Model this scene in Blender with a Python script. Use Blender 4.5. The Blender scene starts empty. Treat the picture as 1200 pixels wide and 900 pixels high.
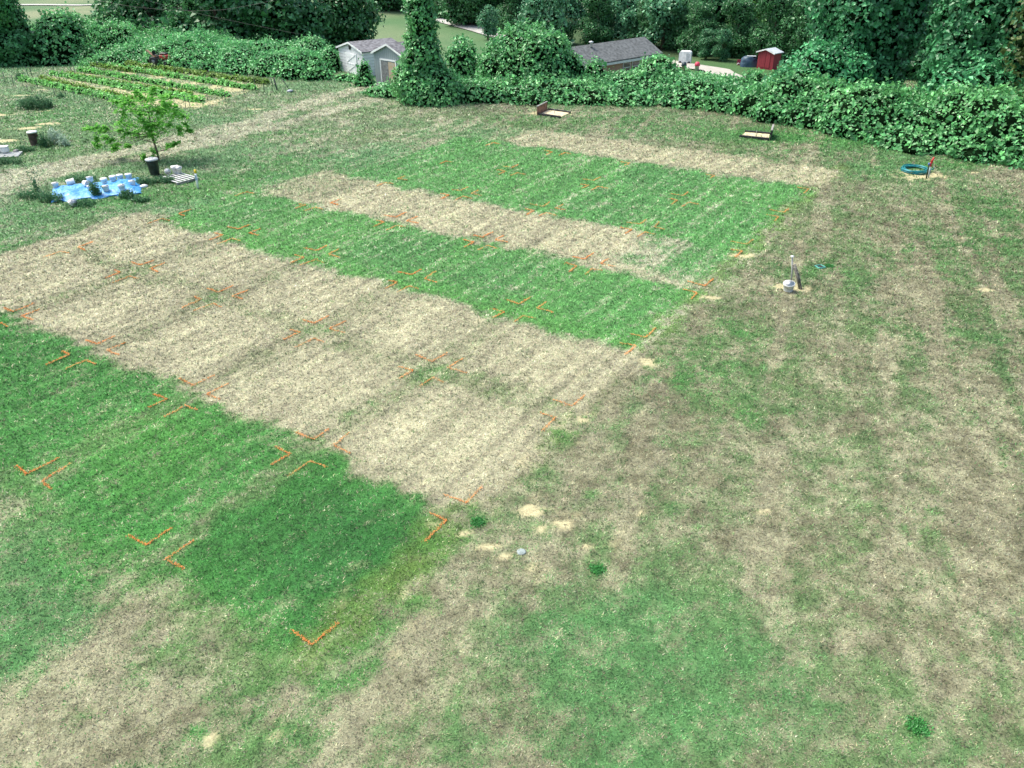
import bpy, math, random
import numpy as np
from mathutils import Matrix, Vector
random.seed(7); RNG = np.random.default_rng(11)
R = math.radians
sc = bpy.context.scene
COL = sc.collection

# ------------------------------------------------------------------ camera
PITCH, ROLL, FPX, CAMH = 0.530429, -0.0144263, 917.7, 10.0
cd = bpy.data.cameras.new('camera'); cam = bpy.data.objects.new('camera', cd); COL.objects.link(cam)
cd.sensor_width = 36; cd.lens = FPX / 1200 * 36; cd.clip_start = .1; cd.clip_end = 3000
cam.matrix_world = Matrix.Translation((0, 0, CAMH)) @ Matrix.Rotation(math.pi/2 - PITCH, 4, 'X') @ Matrix.Rotation(ROLL, 4, 'Z')
sc.camera = cam
# ------------------------------------------------------------------ world, sun, exposure
SUN_EL, SUN_AZ = R(58), R(-65)          # azimuth clockwise from +Y: from the left, slightly ahead
w = bpy.data.worlds.new('World'); sc.world = w; w.use_nodes = True
nt = w.node_tree; bg = nt.nodes['Background']
sky = nt.nodes.new('ShaderNodeTexSky'); sky.sky_type = 'NISHITA'; sky.sun_disc = False
sky.sun_elevation = SUN_EL; sky.sun_rotation = SUN_AZ; sky.air_density = 1.2; sky.dust_density = 4; sky.ozone_density = 1.0
nt.links.new(sky.outputs[0], bg.inputs[0]); bg.inputs[1].default_value = 0.135
sl = bpy.data.lights.new('sun', 'SUN'); sl.energy = 2.0; sl.angle = R(24); sl.color = (1, .975, .88)
so = bpy.data.objects.new('sun', sl); COL.objects.link(so)
sd = Vector((math.sin(SUN_AZ)*math.cos(SUN_EL), math.cos(SUN_AZ)*math.cos(SUN_EL), math.sin(SUN_EL)))
so.rotation_euler = sd.to_track_quat('Z', 'Y').to_euler(); so.location = sd * 60
vs = sc.view_settings; vs.view_transform = 'Standard'; vs.look = 'None'; vs.gamma = 1; vs.use_curve_mapping = False
vs.exposure = 1.12
sc.cycles.max_bounces = 6; sc.cycles.transparent_max_bounces = 4

# ------------------------------------------------------------------ projection helpers (1200x900 photo pixels -> world points)
cp, sp_ = math.cos(PITCH), math.sin(PITCH)
def ray(px, py):
    a = px - 600; b = 450 - py
    c, s = math.cos(ROLL), math.sin(ROLL)
    xr = a*c - b*s; yu = a*s + b*c
    xr /= FPX; yu /= FPX
    return Vector((xr, cp + yu*sp_, -sp_ + yu*cp))
def G(px, py, z=0.0):
    r = ray(px, py); t = (z - CAMH) / r.z
    return Vector((r.x*t, r.y*t, z))
def P(px, py, Y):
    r = ray(px, py); t = Y / r.y
    return Vector((r.x*t, Y, CAMH + r.z*t))
def smooth(a, b, x):
    t = np.clip((x - a) / (b - a), 0, 1); return t*t*(3 - 2*t)
def terrain(x, y):
    st = 54 + 12*smooth(-4, -9, x) if isinstance(x, np.ndarray) else 54 + 12*float(smooth(-4, -9, np.float64(x)))
    t = np.clip((y - st) / 38, 0, 1); s = t*t*(3-2*t)
    return -4.0*s
def GT(px, py):
    p = G(px, py)
    for _ in range(12): p = G(px, py, float(terrain(p.x, p.y)))
    return p

# ------------------------------------------------------------------ noise
def _hash(ix, iy, seed):
    n = (ix.astype(np.int64)*374761393 + iy.astype(np.int64)*668265263 + seed*974634777) & 0xffffffff
    n = ((n ^ (n >> 13)) * 1274126177) & 0xffffffff
    return ((n ^ (n >> 16)) & 0xffff) / 65535.0
def vnoise(x, y, seed=0):
    ix = np.floor(x); iy = np.floor(y); fx = x-ix; fy = y-iy
    fx = fx*fx*(3-2*fx); fy = fy*fy*(3-2*fy)
    a = _hash(ix, iy, seed); b = _hash(ix+1, iy, seed); c = _hash(ix, iy+1, seed); d = _hash(ix+1, iy+1, seed)
    return (a*(1-fx)+b*fx)*(1-fy) + (c*(1-fx)+d*fx)*fy
def fbm(x, y, scale, seed=0, octv=4, gain=.55):
    s = 0; amp = 1; tot = 0; c, q = math.cos(.6), math.sin(.6)
    x = x/scale; y = y/scale
    for o in range(octv):
        s = s + amp*vnoise(x, y, seed+o*17); tot += amp; amp *= gain
        x, y = (x*c - y*q)*2.03 + 5.1, (x*q + y*c)*2.03 - 3.7
    return s/tot            # about .5 mean

# ------------------------------------------------------------------ mesh + material helpers
def tag(o, label=None, cat=None, group=None, kind=None):
    if label: o['label'] = label
    if cat: o['category'] = cat
    if group: o['group'] = group
    if kind: o['kind'] = kind
    return o
def thing(name, label, cat, loc=(0, 0, 0), rz=0, group=None):
    o = bpy.data.objects.new(name, None); COL.objects.link(o); o.empty_display_size = .2
    o.location = loc; o.rotation_euler = (0, 0, rz); return tag(o, label, cat, group)
class MB:
    def __init__(s): s.v = []; s.f = []; s.m = []; s.sm = []
    def add(s, vs, fs, m=0, smooth=False):
        k = len(s.v); s.v += [tuple(v) for v in vs]
        for f in fs: s.f.append(tuple(i+k for i in f)); s.m.append(m); s.sm.append(smooth)
        return s
    def box(s, c, d, rz=0, m=0, bev=0, M=None):
        x, y, z = d[0]/2, d[1]/2, d[2]/2; b = min(bev, x*.9, y*.9, z*.9)
        T = Matrix.Translation(c) @ Matrix.Rotation(rz, 4, 'Z')
        if M is not None: T = M
        if b <= 0:
            vs = [(i*x, j*y, k*z) for k in (-1, 1) for j in (-1, 1) for i in (-1, 1)]
            fs = [(0, 2, 3, 1), (4, 5, 7, 6), (0, 1, 5, 4), (2, 6, 7, 3), (0, 4, 6, 2), (1, 3, 7, 5)]
        else:
            vs = []; fs = []
            def ring(zz, q):
                X, Y = x-q, y-q; k = len(vs)
                for (sx, sy, first) in ((1, 1, 0), (-1, 1, 1), (-1, -1, 0), (1, -1, 1)):
                    pts = [(sx*X, sy*(Y-b)), (sx*(X-b), sy*Y)]
                    if first: pts.reverse()
                    vs.extend([(p[0], p[1], zz) for p in pts])
                return k
            r = [ring(-z, b), ring(-z+b, 0), ring(z-b, 0), ring(z, b)]
            for a, c2 in zip(r, r[1:]):
                for i in range(8): fs.append((a+i, a+(i+1) % 8, c2+(i+1) % 8, c2+i))
            fs.append(tuple(r[0]+7-i for i in range(8))); fs.append(tuple(r[3]+i for i in range(8)))
        return s.add([T @ Vector(v) for v in vs], fs, m)
    def lathe(s, prof, n=16, m=0, M=None, smooth=True, c=(0, 0, 0)):
        T = M if M is not None else Matrix.Translation(c)
        vs = []; fs = []
        for r, z in prof:
            for i in range(n): a = 2*math.pi*i/n; vs.append(T @ Vector((r*math.cos(a), r*math.sin(a), z)))
        for k in range(len(prof)-1):
            for i in range(n): fs.append((k*n+i, k*n+(i+1) % n, (k+1)*n+(i+1) % n, (k+1)*n+i))
        if prof[0][0] > 1e-4: fs.append(tuple(range(n-1, -1, -1)))
        return s.add(vs, fs, m, smooth)
    def tube(s, pts, rad, n=6, m=0, smooth=True, cap=True):
        pts = [Vector(p) for p in pts]; vs = []; fs = []
        rads = rad if isinstance(rad, (list, tuple)) else [rad]*len(pts)
        for i, p in enumerate(pts):
            t = (pts[min(i+1, len(pts)-1)] - pts[max(i-1, 0)]).normalized()
            a = Vector((0, 0, 1)) if abs(t.z) < .9 else Vector((1, 0, 0))
            u = t.cross(a).normalized(); v = t.cross(u)
            for k in range(n):
                q = 2*math.pi*k/n; vs.append(p + (u*math.cos(q) + v*math.sin(q))*rads[i])
        for i in range(len(pts)-1):
            for k in range(n): fs.append((i*n+k, i*n+(k+1) % n, (i+1)*n+(k+1) % n, (i+1)*n+k))
        if cap: fs.append(tuple(range(n-1, -1, -1))); fs.append(tuple((len(pts)-1)*n+k for k in range(n)))
        return s.add(vs, fs, m, smooth)
    def build(s, name, mats, parent=None, loc=None):
        me = bpy.data.meshes.new(name); me.from_pydata(s.v, [], s.f)
        for mt in (mats if isinstance(mats, (list, tuple)) else [mats]): me.materials.append(mt)
        me.polygons.foreach_set('material_index', s.m); me.polygons.foreach_set('use_smooth', s.sm); me.update()
        o = bpy.data.objects.new(name, me); COL.objects.link(o)
        if parent: o.parent = parent
        if loc is not None: o.location = loc
        return o
def npmesh(name, V, F, mats, parent=None, colors=None, midx=None, smooth=False):
    me = bpy.data.meshes.new(name); V = np.asarray(V, np.float32); F = np.asarray(F, np.int32); k = F.shape[1]
    me.vertices.add(len(V)); me.vertices.foreach_set('co', V.ravel())
    me.loops.add(F.size); me.loops.foreach_set('vertex_index', F.ravel())
    me.polygons.add(len(F)); me.polygons.foreach_set('loop_start', np.arange(0, F.size, k, dtype=np.int32))
    me.polygons.foreach_set('loop_total', np.full(len(F), k, np.int32))
    for mt in (mats if isinstance(mats, (list, tuple)) else [mats]): me.materials.append(mt)
    if midx is not None: me.polygons.foreach_set('material_index', np.asarray(midx, np.int32))
    me.polygons.foreach_set('use_smooth', np.full(len(F), smooth))
    if colors is not None:
        a = me.color_attributes.new('Col', 'FLOAT_COLOR', 'POINT')
        c4 = np.ones((len(V), 4), np.float32); c4[:, :3] = colors; a.data.foreach_set('color', c4.ravel())
    me.update(calc_edges=True)
    o = bpy.data.objects.new(name, me); COL.objects.link(o)
    if parent: o.parent = parent
    return o
def mat(name, c, rough=.7, var=.15, scale=6, c2=None, spec=.4, metal=0, bump=0):
    m = bpy.data.materials.new(name); m.use_nodes = True; n = m.node_tree.nodes; l = m.node_tree.links
    b = n['Principled BSDF']; b.inputs['Roughness'].default_value = rough; b.inputs['Metallic'].default_value = metal
    b.inputs['Specular IOR Level'].default_value = spec
    tc = n.new('ShaderNodeTexCoord'); no = n.new('ShaderNodeTexNoise'); no.inputs['Scale'].default_value = scale; no.inputs['Detail'].default_value = 5
    l.new(tc.outputs['Object'], no.inputs['Vector'])
    mx = n.new('ShaderNodeMix'); mx.data_type = 'RGBA'
    if c2 is None: c2 = tuple(x*(1-2*var) for x in c); c1 = tuple(min(1, x*(1+var)) for x in c)
    else: c1 = c
    mx.inputs[6].default_value = (*c1, 1); mx.inputs[7].default_value = (*c2, 1)
    mr = n.new('ShaderNodeMapRange'); mr.inputs[1].default_value = .35; mr.inputs[2].default_value = .65
    l.new(no.outputs[0], mr.inputs[0]); l.new(mr.outputs[0], mx.inputs[0]); l.new(mx.outputs[2], b.inputs['Base Color'])
    if bump:
        bp = n.new('ShaderNodeBump'); bp.inputs['Strength'].default_value = bump; bp.inputs['Distance'].default_value = .02
        l.new(no.outputs[0], bp.inputs['Height']); l.new(bp.outputs[0], b.inputs['Normal'])
    return m
def leafmat(name, trans=.3, rough=.45, spec=.5):
    m = bpy.data.materials.new(name); m.use_nodes = True; n = m.node_tree.nodes; l = m.node_tree.links
    b = n['Principled BSDF']; out = n['Material Output']; at = n.new('ShaderNodeAttribute'); at.attribute_name = 'Col'
    b.inputs['Roughness'].default_value = rough; b.inputs['Specular IOR Level'].default_value = spec
    l.new(at.outputs['Color'], b.inputs['Base Color'])
    tr = n.new('ShaderNodeBsdfTranslucent'); l.new(at.outputs['Color'], tr.inputs['Color'])
    ms = n.new('ShaderNodeMixShader'); ms.inputs[0].default_value = trans
    l.new(b.outputs[0], ms.inputs[1]); l.new(tr.outputs[0], ms.inputs[2]); l.new(ms.outputs[0], out.inputs['Surface'])
    return m
LEAF = leafmat('leaf', .28, .4, .5); GRASSM = leafmat('grass_blades', .2, .6, .3)
CORE_SHADE = mat('core_shade', (.005, .014, .005), 1, .3, 2, spec=0)  # near-black core inside leaf masses, shade of the gaps put into its colour
BARK = mat('bark', (.12, .09, .065), .9, .3, 8, bump=.5)
LIMBM = mat('young_bark', (.16, .12, .09), .9, .2, 8)
WHITE = mat('white_plastic', (.74, .75, .74), .45, .06, 7); PAINTW = mat('white_paint', (.76, .78, .78), .6, .08, 3)
GREYW = mat('weathered_wood', (.3, .29, .27), .85, .2, 9); BLACKP = mat('black_plastic', (.018, .019, .021), .5, .3, 6)
DARKP = mat('black_timber', (.02, .022, .025), .7, .3, 6); STEEL = mat('steel', (.28, .29, .3), .5, .1, 6, metal=.6)
STAKE = mat('dark_stake', (.07, .085, .08), .7, .2, 6)
SAND = mat('sand', (.62, .52, .34), .95, .12, 5, bump=.3)

# ------------------------------------------------------------------ trial plots: grid frame fitted to the painted corners
OX, OY, YAW = -9.9445, 13.2457, -0.589159
U = Vector((math.cos(YAW), math.sin(YAW))); V_ = Vector((-math.sin(YAW), math.cos(YAW)))
PW, PD, PU, PV = 3.673, 3.577, 4.270, 4.273
def plot_pt(u, v, z=0): return Vector((OX + U.x*u + V_.x*v, OY + U.y*u + V_.y*v, z))

lin = lambda c: np.array(c, float)
STRAW = lin((.315, .312, .195)); STRAW2 = lin((.225, .22, .138)); PALE = lin((.375, .385, .265)); SOIL = lin((.50, .45, .26)); BROWN = lin((.14, .122, .078))
GRN = lin((.055, .20, .045)); GRN_D = lin((.042, .155, .036)); GRN_B = lin((.08, .245, .048)); TEAL = lin((.08, .205, .068)); OLIVE = lin((.125, .185, .075)); YEL = lin((.25, .24, .06))
# patches outside the plots: (px, py, rx, ry metres, greenness target, strength, green colour)
SPL = [
 (700,715,1.1,.9,.8,.8,TEAL),(860,820,1.5,1.0,.75,.8,TEAL),(600,880,2.0,.7,.6,.6,TEAL),(1090,870,1.2,.6,.65,.6,TEAL),
 (60,655,2.0,1.6,.82,.88,TEAL),(25,735,1.3,1.2,.78,.88,TEAL),(130,690,1.2,.7,.65,.7,GRN),(90,800,.8,.5,.6,.5,TEAL),
 (200,820,2.2,1.0,.12,.8,GRN),(40,870,2.6,.8,.08,.95,GRN),(330,850,1.6,.7,.3,.7,GRN),(120,770,1.5,.6,.15,.6,GRN),
 (300,770,1.1,.5,.75,.8,OLIVE),(240,720,1.2,.5,.6,.7,OLIVE),(440,700,.9,1.4,.85,.9,GRN_B),(480,660,.6,1.0,.6,.7,YEL),(390,780,.8,.5,.8,.8,GRN),
 (600,700,2.4,1.6,.22,.7,OLIVE),(500,800,2.2,1.0,.2,.7,OLIVE),(900,600,4.5,3.5,.3,.5,OLIVE),(1080,650,3.5,3,.3,.6,OLIVE),(1000,760,3,1.5,.2,.7,OLIVE),
 (960,430,5,4,.32,.5,OLIVE),(1150,400,3.0,2.6,.85,.75,GRN_D),(1190,520,1.5,2.2,.7,.6,GRN),(1180,690,1.0,1.6,.6,.5,TEAL),(1150,470,1,1,.7,.5,TEAL),
 (1040,550,1.4,5.5,.08,.75,OLIVE),(1110,560,1.2,3.5,.1,.6,OLIVE),(900,560,1.0,4,.15,.5,OLIVE),(960,650,1.0,4,.15,.5,OLIVE),
 (1090,300,4,3,.6,.5,GRN),(1180,250,3,3,.75,.7,GRN_D),(1160,290,2.5,1.5,.85,.7,GRN_D),(960,320,1.8,1.3,.9,.8,GRN),(930,270,2.5,2.5,.45,.5,OLIVE),(1030,230,1.6,4,.1,.6,OLIVE),(1010,270,2.0,1.5,.2,.6,OLIVE),
 (1010,200,3.5,1.5,.9,.85,TEAL),(1040,185,2.5,1.5,.85,.7,TEAL),(1130,192,3,1.0,.9,.8,GRN),(960,165,6,2.5,.92,.85,GRN),(900,158,5,1.6,.92,.8,GRN),(1180,205,3,1.0,.3,.7,OLIVE),
 (110,640,2.4,1.2,.74,.8,GRN),(1000,340,9,9,.6,.5,lin((.09,.165,.06))),(1120,430,5,5,.58,.5,lin((.085,.16,.06))),(880,420,4,5,.55,.5,lin((.09,.165,.06))),(850,330,1.2,5,.42,.5,OLIVE),(1140,340,2,1.2,.1,.7,OLIVE),(1000,420,1.2,4,.15,.5,OLIVE),(850,420,2,2,.5,.5,GRN),(800,440,1.5,1,.6,.5,GRN),(720,540,1.0,3.0,.35,.6,OLIVE),
 (700,142,9,1.6,.7,.7,GRN),(820,150,6,1.4,.75,.7,GRN),(620,135,4,2,.6,.6,GRN),(880,183,5,1.0,.55,.7,GRN_D),(780,172,6,1.1,.45,.7,OLIVE),
 (720,190,0.1,0.1,.1,.1,GRN),
 (60,250,5,2.2,.85,.85,TEAL),(180,230,4,1.6,.85,.8,GRN),(20,290,3.5,1.8,.8,.8,GRN),(150,262,3,1,.62,.8,OLIVE),(270,212,4,1.4,.85,.8,GRN),(340,190,4,2,.7,.7,GRN),(30,310,2,1,.55,.8,GRN_B),
 (300,225,3,1.2,.8,.7,GRN_B),(380,205,3,1.6,.75,.7,GRN_B),(430,160,5,2.2,.5,.6,OLIVE),(440,130,6,3,.3,.7,OLIVE),(360,130,5,3,.25,.7,OLIVE),(470,160,3,2,.6,.6,OLIVE),(520,135,4,2.4,.3,.7,OLIVE),
 (350,115,6,3.5,.25,.8,OLIVE),(420,125,4,1.5,.75,.5,TEAL),(330,160,4,2,.5,.7,GRN),(250,160,5,2,.35,.7,OLIVE),(540,157,3,1.0,.85,.7,TEAL),
 (60,175,6,1.8,.7,.6,GRN),(30,140,6,4,.65,.6,TEAL),(110,160,4,2,.6,.7,TEAL),(20,75,10,4,.6,.9,TEAL),(60,62,10,3,.6,.9,TEAL),(90,135,9,3.5,.62,.7,GRN),(30,118,8,2.5,.65,.7,TEAL),(150,65,8,3,.45,.7,GRN),(230,95,3,2,.4,.5,GRN)]
SANDS = [(545,625,.16,.1),(575,640,.28,.12),(592,652,.12,.1),(250,868,.22,.16),(685,493,.2,.14),(870,300,.55,.3),(830,349,.45,.2),(762,425,.3,.25),(620,600,.25,.2),(660,615,.18,.12),(30,150,1.3,.5),(8,165,1.0,.4),(55,145,.8,.4),(22,112,.9,.3),(50,105,.8,.3),(8,75,1.4,.4),(70,73,1.5,.4),(105,70,1.3,.4),(1085,206,1.3,.8),(932,337,.4,.3),(915,335,.25,.2),(1155,340,.3,.15),(325,862,.12,.1),(55,130,.8,.3),(0,135,.8,.4),(560,400,0.01,.01),(300,128,.6,.3),(225,122,2.2,.6),(1140,202,.3,.15),(652,133,1.3,.7),(635,620,.16,.14),(690,640,.12,.1),(750,600,.08,.06),(895,598,.2,.1)]
GREENS_SMALL = [(700,668,.22),(560,610,.3),(640,560,.4),(670,515,.35),(790,598,.3),(760,575,.3),(1075,855,.3),(650,520,.5),(700,500,.5),(430,620,.2),(500,640,.3),(800,445,.5),(830,470,.5),(880,470,.5),(1045,385,.7),(1000,340,.6),(850,380,.5),(900,390,.5),(590,440,.4),(430,470,.3),(405,482,.3),(700,580,.2),(620,625,.25),(740,660,.2),(545,600,.3),(420,800,.3),(380,810,.3),(270,800,.2),(170,790,.3),(560,700,.3),(490,720,.3),(225,870,.3),(870,395,.4),(780,520,.3),(880,490,.4),(930,480,.3),(1100,600,.2),(1060,620,.15),(1000,700,.2)]
TRACKS = [[(-60,222),(0,208),(60,195),(130,181),(200,166),(270,150),(330,132),(390,112),(440,98)], [(-60,240),(20,212),(100,196),(170,183),(240,168),(300,152),(370,135),(430,118),(470,106)],
          [(500,145),(560,152),(640,165),(720,176),(800,186),(880,196),(950,205)]]
def seg_dist(x, y, pts):
    d = np.full(x.shape, 1e9)
    for a, b in zip(pts, pts[1:]):
        ab = b - a; t = np.clip(((x-a.x)*ab.x + (y-a.y)*ab.y)/ab.length_squared, 0, 1)
        d = np.minimum(d, np.hypot(x-a.x-t*ab.x, y-a.y-t*ab.y))
    return d
GARDEN = [G(28,96), G(140,72), G(312,100), G(230,128), G(150,122)]
def in_poly(x, y, poly):
    c = np.zeros(x.shape, bool); n = len(poly)
    for i in range(n):
        a, b = poly[i], poly[(i+1) % n]
        if a.y == b.y: continue
        k = ((a.y > y) != (b.y > y)) & (x < (b.x-a.x)*(y-a.y)/(b.y-a.y)+a.x); c ^= k
    return c
def field(x, y):
    """greenness 0..1, green colour, straw colour, bare soil 0..1 for ground points"""
    n1 = fbm(x, y, 3.5, 1, 5); n2 = fbm(x, y, .8, 21, 4, .65); n3 = fbm(x, y, .22, 41, 3, .7); n4 = fbm(x, y, 9, 61, 3)
    wx = x + (fbm(x, y, 1.3, 81)-.5)*1.6; wy = y + (fbm(x, y, 1.3, 91)-.5)*1.6
    g = .45 + (n4-.5)*.35 + (n1-.5)*.7
    left = smooth(-6, -16, x - (y-20)*.25); far = smooth(24, 40, y)
    g = g + .24*left + .10*far
    gc = np.broadcast_to(OLIVE, x.shape+(3,)).copy(); gc = gc + (lin((.15, .235, .115))-gc)*(.65*left+.35*far)[..., None].clip(0, .8); gc += (TEAL-OLIVE)*(smooth(.4, .6, fbm(x, y, 5, 111))*.45)[..., None]
    stc = STRAW2 + (STRAW-STRAW2)*(.25+.5*smooth(.3, .7, n1))[..., None]; stc = stc + (PALE-stc)*(.65*left+.25*far)[..., None].clip(0, .75)
    for (px, py, rx, ry, gt, st, c) in SPL:
        p = G(px, py); dx = (wx-p.x)/rx; dy = (wy-p.y)/ry; d = np.sqrt(dx*dx+dy*dy)
        k = (st if c is not OLIVE or gt > .4 else st*.45)*(1-smooth(.2, 1.6, d + (n2-.5)*1.1)); g = g*(1-k)+gt*k; gc = gc + (c-gc)*(k*.9)[..., None]
    for i, tr in enumerate(TRACKS[:2]):
        d = seg_dist(wx*.5+x*.5, wy*.5+y*.5, [G(*q) for q in tr]); k = (1-smooth(.35, 1.25, d+(n2-.5)*.9))*.92
        g = g*(1-k) + .02*k; stc = stc + (PALE-stc)*(k*.9)[..., None]
    drg = fbm((x*.93-y*.36)*1.5, (x*.36+y*.93)*.12, 1, 231, 3); g = g + (n2-.5)*1.0 - .35*(1-left)*smooth(.5, .7, drg)
    for px, py, rx, ry, gt, c in ((765,790,2.5,2.1,.80,TEAL),(700,725,1.0,.8,.68,TEAL),(60,655,1.7,1.3,.8,TEAL),(25,735,1.2,1.1,.78,TEAL),(120,640,1.6,1.0,.68,GRN)):
        p = G(px, py); d = np.sqrt(((wx-p.x)/rx)**2+((wy-p.y)/ry)**2); k = .9*(1-smooth(.45, 1.35, d+(n2-.5)*1.0)); g = g*(1-k)+(gt+(n2-.5)*.45)*k; gc = gc+(c-gc)*k[..., None]
    # brown worn spots on the right
    br = smooth(.56, .72, fbm(x, y, .9, 131, 4, .6))*smooth(-2, 3, x-(y-12)*.2)*.38*(1-left)
    bgreen = smooth(.55, .8, g)
    # ---- plots
    jx = (fbm(x, y, .8, 151, 5, .65)-.5)*1.3; jy = (fbm(x, y, .8, 161, 5, .65)-.5)*1.3
    u = (x-OX)*U.x + (y-OY)*U.y; v = (x-OX)*V_.x + (y-OY)*V_.y
    uw, vw = u+jx, v+jy
    stripe = fbm(u*6, v*.35, 1, 171, 3) ; stripe2 = fbm(u*1.6, v*.12, 1, 181, 2)
    def rect(u0, u1, v0, v1, soft=.22):
        return smooth(u0-soft, u0+soft, uw)*(1-smooth(u1-soft, u1+soft, uw))*smooth(v0-soft, v0+soft, vw)*(1-smooth(v1-soft, v1+soft, vw))
    def setp(k, gt, c, sc=None, mott=.35):
        nonlocal g, gc, stc, br
        g = g*(1-k) + (gt + (n2-.5)*mott)*k; gc = gc + (c-gc)*k[..., None]; br = br*(1-k)
        if sc is not None: stc = stc + (sc-stc)*k[..., None]
    S3 = lambda a, b, k: a + (b-a)*k
    TANC = lin((.40, .385, .25)); 
    # row 0 (green, nearest)
    k = rect(-3.2*PU, 2*PU+.0, -1.1, PV-.25, .7)*(1-.75*smooth(.2, -1.2, vw)); setp(k*.6, .7, GRN_B*.9, STRAW, .6); k = rect(-3.2*PU, 2*PU-.1, -.35, PV-.25, .45); setp(k*.97, .84, GRN, STRAW, .25)
    k = rect(1*PU-.1, 1*PU+PW+.1, 0, PD, .8); setp(k*.7, .97, GRN_D, None, .12)
    k = rect(1.3*PU, 1*PU+PW, .6, PD-.3, .9); setp(k*.5, 1.0, lin((.026, .115, .03)), None, .1)
    k = rect(-2*PU-.3, -1*PU-.8, .6, PD, .6); setp(k*.6, 1.0, GRN_D, None, .1)
    k = rect(-.15*PU, .55*PU, .8, PD, .8); setp(k*.45, .95, GRN_B, None, .15)
    k = rect(1*PU-.62, 1*PU+.0, -.3, PV, .25); setp(k*.45, .5, OLIVE, STRAW, .4)
    k = rect(-.62, 0, -.3, PV, .25); setp(k*.35, .6, OLIVE, STRAW, .4)
    # rows 1-2 straw
    k = rect(-3.4*PU, 2*PU-.15, PV-.2, 3*PV-.45, .3); setp(k*.98, .10, OLIVE, TANC, .2)
    for a in (-2, -1, 0, 1):
        k = rect(a*PU-.75, a*PU+.15, PV, 3*PV-.9, .35); setp(k*.7, .33, OLIVE, STRAW, .6)
    for a in (-3, -2, -1, 0, 1):
        for b in (1, 2):
            k = rect(a*PU+.5, a*PU+PW-.6, b*PV+.4, b*PV+PD-.6, .9); stc = stc*(1+.14*k)[..., None]; g = g*(1-.3*k)
    stc = stc*(1-.13*rect(-3.4*PU, 2*PU-.15, PV-.2, 3*PV-.45, .3))[..., None]
    k = rect(-3*PU, 2*PU-.3, 2*PV-.75, 2*PV+.1, .2); setp(k*.8, .38, OLIVE, STRAW, .8)
    for a in (-2, -1, 0, 1, 2):
        for b in (2,):
            d = np.hypot(uw-(a*PU-.3), (vw-(b*PV-.35))*.9); k = 1-smooth(.1, .9, d); setp(k*.5, .62, GRN, None, .6)
    # row 3 green
    k = rect(-3*PU-.3, 2*PU-.35, 3*PV-1.0, 4*PV-.3, .4); setp(k*.98, .92, GRN_B*1.1, PALE, .2)
    for a, c, q in ((-3, GRN_D, .7), (-1, GRN_D, .85), (0, GRN_D, .8), (1, GRN, .5), (-2, GRN_B, .5)):
        k = rect(a*PU+.1, a*PU+PW-.1, 3*PV, 3*PV+PD, .8); setp(k*q*.7, .96, c, None, .15)
    # row 4 straw, green at its right end
    k = rect(-2.9*PU, 2*PU-.4, 4*PV-.35, 5*PV-.55, .3); setp(k*.97, .08, OLIVE, TANC, .25)
    k = rect(1.05*PU, 2*PU-.4, 4*PV+.2, 5*PV+.2, .8); setp(k*.7, .62, GRN, PALE, .6); k = rect(1.45*PU, 2*PU-.3, 4*PV+.3, 5*PV+.3, .8); setp(k*.8, .85, lin((.085, .25, .06)), PALE, .4)
    k = rect(-3*PU, -2.2*PU, 4*PV-.3, 5*PV, .6); setp(k*.5, .5, OLIVE, STRAW, .6)
    # rows 5-6 green
    k = rect(-2.6*PU, 2*PU-.35, 5*PV-.85, 7*PV-.25, .4); setp(k*.97, .9, lin((.085, .27, .06)), PALE, .2)
    for a, b, c, q in ((-2, 5, GRN_B, .4), (-3, 5, GRN_D, .6), (-1, 5, GRN_B, .6), (0, 5, GRN_D, .7), (1, 5, GRN, .5), (-2, 6, GRN_B, .7), (-1, 6, GRN_B, .5), (0, 6, GRN_D, .8), (1, 6, GRN_B, .5), (-2, 6.2, TEAL, .3)):
        k = rect(a*PU+.1, a*PU+PW-.1, b*PV, b*PV+PD, .8); setp(k*q*.7, .95, c, None, .15)
    # row 7 straw
    k = rect(-1.95*PU, 2*PU-.2, 7*PV-.1, 8*PV-1.1, .4); setp(k*.92, .12, OLIVE, TANC, .35)
    inp = rect(-3.3*PU, 2*PU, -.3, 8*PV-1, .1)
    fp = smooth(2.2*PV, 3.2*PV, v)
    # mower streaks
    g = g - inp*(.25+.75*fp)*.30*smooth(.5, .75, stripe)*(g > .5)
    stc = stc*(1+(inp*(stripe-.5)*.75)[..., None]); gc = gc*(1+(inp*(stripe-.5)*.7)[..., None])
    g = g + inp*(stripe2-.5)*.2
    gc = gc + (lin((.13, .29, .12))-gc)*(inp*fp*.35)[..., None]
    # yellowing rim of the plots along the right edge
    k = rect(2*PU-.75, 2*PU-.05, -.4, 8*PV, .35)*(.6); gc = gc + (YEL*.8-gc)*(k*.5)[..., None]
    g = g + (n3-.5)*.8
    md = fbm(x, y, .33, 221, 4, .65); mk = (.84 + .32*smooth(.35, .65, md))*(1-inp*.5) + inp*.5; dm = (.55*smooth(.52, .62, fbm(x, y, .5, 241, 5, .8))*(1-inp)*(1-.6*left)*(1-.5*bgreen))[..., None]; stc = stc + (lin((.115, .115, .062))-stc)*dm; gc = gc + (lin((.05, .12, .04))-gc)*dm*.6; stc = stc*mk[..., None]; gc = gc*(.5+.5*mk)[..., None]
    for px, py, r in GREENS_SMALL:
        p = G(px, py); d = np.hypot(wx*.5+x*.5-p.x, wy*.5+y*.5-p.y)/r
        k = .45*(1-smooth(.2, 1.2, d+(n2-.5)*2.6)); g = g*(1-k)+k; gc = gc + (GRN*1.05-gc)*(k*.8)[..., None]
    g = np.clip(g, 0, 1)
    bare = np.zeros(x.shape)
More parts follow.
